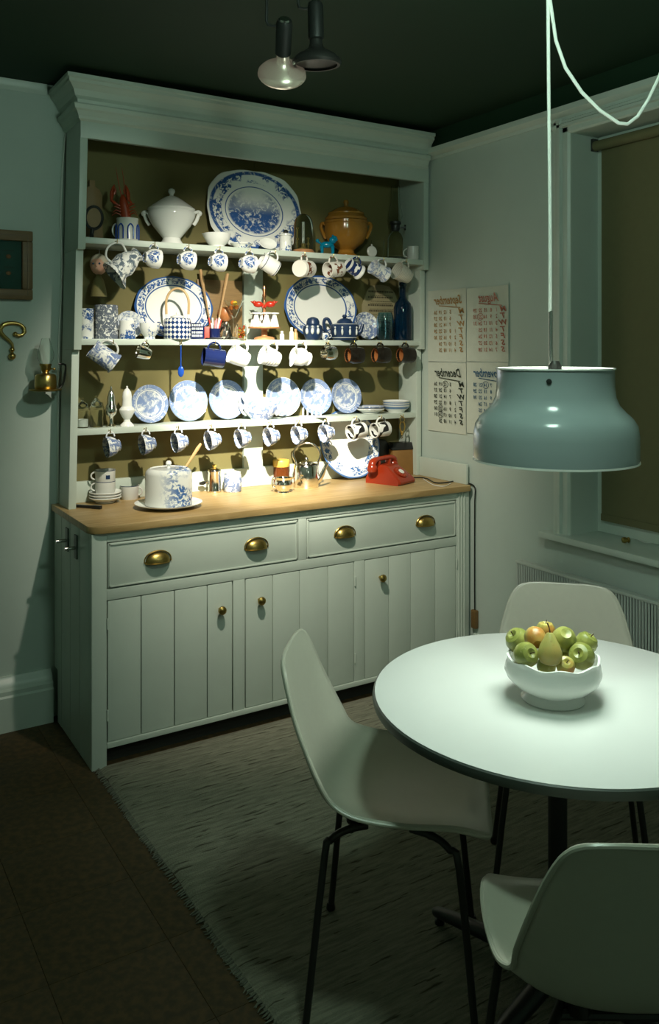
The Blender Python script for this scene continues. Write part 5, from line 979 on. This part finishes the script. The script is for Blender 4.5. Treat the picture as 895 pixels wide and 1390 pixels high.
MB().tube([ox+UP*(pz(423)-z0), ox+UP*(pz(300)-z0), ox2+UP*(pz(100)-z0), ox2*1.2+UP*(zc-.02)], .0042, 8).build('flex', 'cord_white', t)
loop = [ox2*1.2+RT*.004+UP*(zc-.025)]+[RT*((x-753.5)*s)+UP*(pz(y)-z0) for x, y in ((744.5, -40), (747, 0), (755, 55), (768, 92), (790, 125), (815, 150), (840, 167), (852, 168.5), (866, 158), (880, 136), (895, 105), (912, 60), (935, -20), (955, -90))]+[RT*((968-753.5)*s)+UP*(zc-.004)]
MB().tube(loop, .0042, 8).build('swagged_flex', 'cord_white', t)
MB().tube([ox2*1.2+UP*(zc), ox2*1.2+UP*(zc-.03), ox2*1.2+RT*.008+UP*(zc-.036), ox2*1.2+RT*.012+UP*(zc-.026)], .003, 8).build('ceiling_hook', 'brass', t)
MB().lathe([(0, zc-.03), (.025, zc-.03), (.035, zc-.01), (.036, zc), (0, zc)], 20, Matrix.Translation(RT*((968-753.5)*s))).build('ceiling_rose', 'white_plastic', t)
for nm, dz, e, r, rx in (('pendant_light', .05, PEND_W, .15, 0), ('pendant_uplight', .066, PEND_UP_W, .09, PI)):
    l = bpy.data.lights.new(nm, 'AREA'); l.shape = 'DISK'; l.size = r*2; l.energy = e; l.color = (.86, 1.0, .90)
    o = bpy.data.objects.new(nm, l); COL.objects.link(o); o.parent = t; o.location = (0, 0, dz); o.rotation_euler = (rx, 0, 0)

# ================================================================== ceiling spotlights
def spotlight(px, py, Z, aim, label, lit):
    C = at_z(px, py, Z); aim = aim or (C.x+.12, C.y+.1, 0); d = (Vector(aim)-C).normalized(); s = mpp(C)
    t = thing('ceiling_spotlight', label, 'spotlight', frame(C, RT, d) @ Matrix.Diagonal((.86, .86, .86, 1)))     # local Z = beam
    MB().lathe([(.012, -.085), (.020, -.080), (.022, -.055), (.028, -.042), (.046, -.032), (.068, -.019), (.080, -.006), (.082, .004), (.077, .012), (.068, .012)], 32, cap=False).build('reflector_bulb', 'spot_bulb' if lit else 'dark_metal', t)
    MB().lathe([(0, .010), (.04, .0085), (.068, .004)], 32, cap=False).build('bulb_face', 'bulb_face' if lit else 'dark_metal', t)
    MB().lathe([(0, -.19), (.022, -.19), (.026, -.18), (.026, -.075), (.021, -.070), (0, -.070)], 22).build('holder', 'black_metal', t)
    MB().lathe([(0, -.196), (.016, -.196), (.018, -.19), (0, -.19)], 18).build('cap', 'steel', t)
    Mi = t.matrix_world.inverted(); top = C-d*.15
    MB().tube([Mi @ top, Mi @ (top-RT*.045), Mi @ (top-RT*.048+UP*.05), Mi @ Vector((top.x-RT.x*.048, top.y-RT.y*.048, CZ))], .005, 8).build('stem', 'black_metal', t)
    MB().lathe([(0, 0), (.03, 0), (.028, .02), (0, .022)], 18, Mi @ Matrix.Translation((top.x-RT.x*.048, top.y-RT.y*.048, CZ)) @ Matrix.Rotation(PI, 4, 'X')).build('ceiling_plate', 'black_metal', t)
    if lit:
        for nm, e, ang in (('spot_beam', SPOT_W, 37), ('spot_spill', HALO_W, 80)):      # bright core and soft spill of the reflector bulb
            l = bpy.data.lights.new(nm, 'SPOT'); l.energy = e; l.spot_size = math.radians(ang); l.spot_blend = 1.0; l.color = (1.0, .93, .78); l.shadow_soft_size = .022
            o = bpy.data.objects.new(nm, l); COL.objects.link(o); o.parent = t; o.location = (0, 0, .03); o.rotation_euler = (PI, 0, 0)
bpy.context.view_layer.update()
spotlight(383, 100, 2.31, (-.88, .03, 1.02), 'lit silver reflector spotlight on the ceiling aimed at the dresser', True)
spotlight(430, 84, 2.33, None, 'unlit black spotlight on the ceiling in front of the lit one', False)

# added fill light, out of view overhead, to lift upper walls and pendant shade
gp = Vector((-1.72, -2.50, 2.36)); t = thing('added_fill_globe', 'added fill light shaped as a frosted globe on a dark ceiling stem, out of view', 'lamp', gp)
MB().ball((0, 0, 0), .10, 28).build('globe', 'fill_globe_glass', t); MB().lathe([(0, .095), (.04, .095), (.045, .12), (.012, .13), (.012, CZ-gp.z-.02), (.05, CZ-gp.z-.015), (.05, CZ-gp.z), (0, CZ-gp.z)], 20).build('stem', 'dark_metal', t)
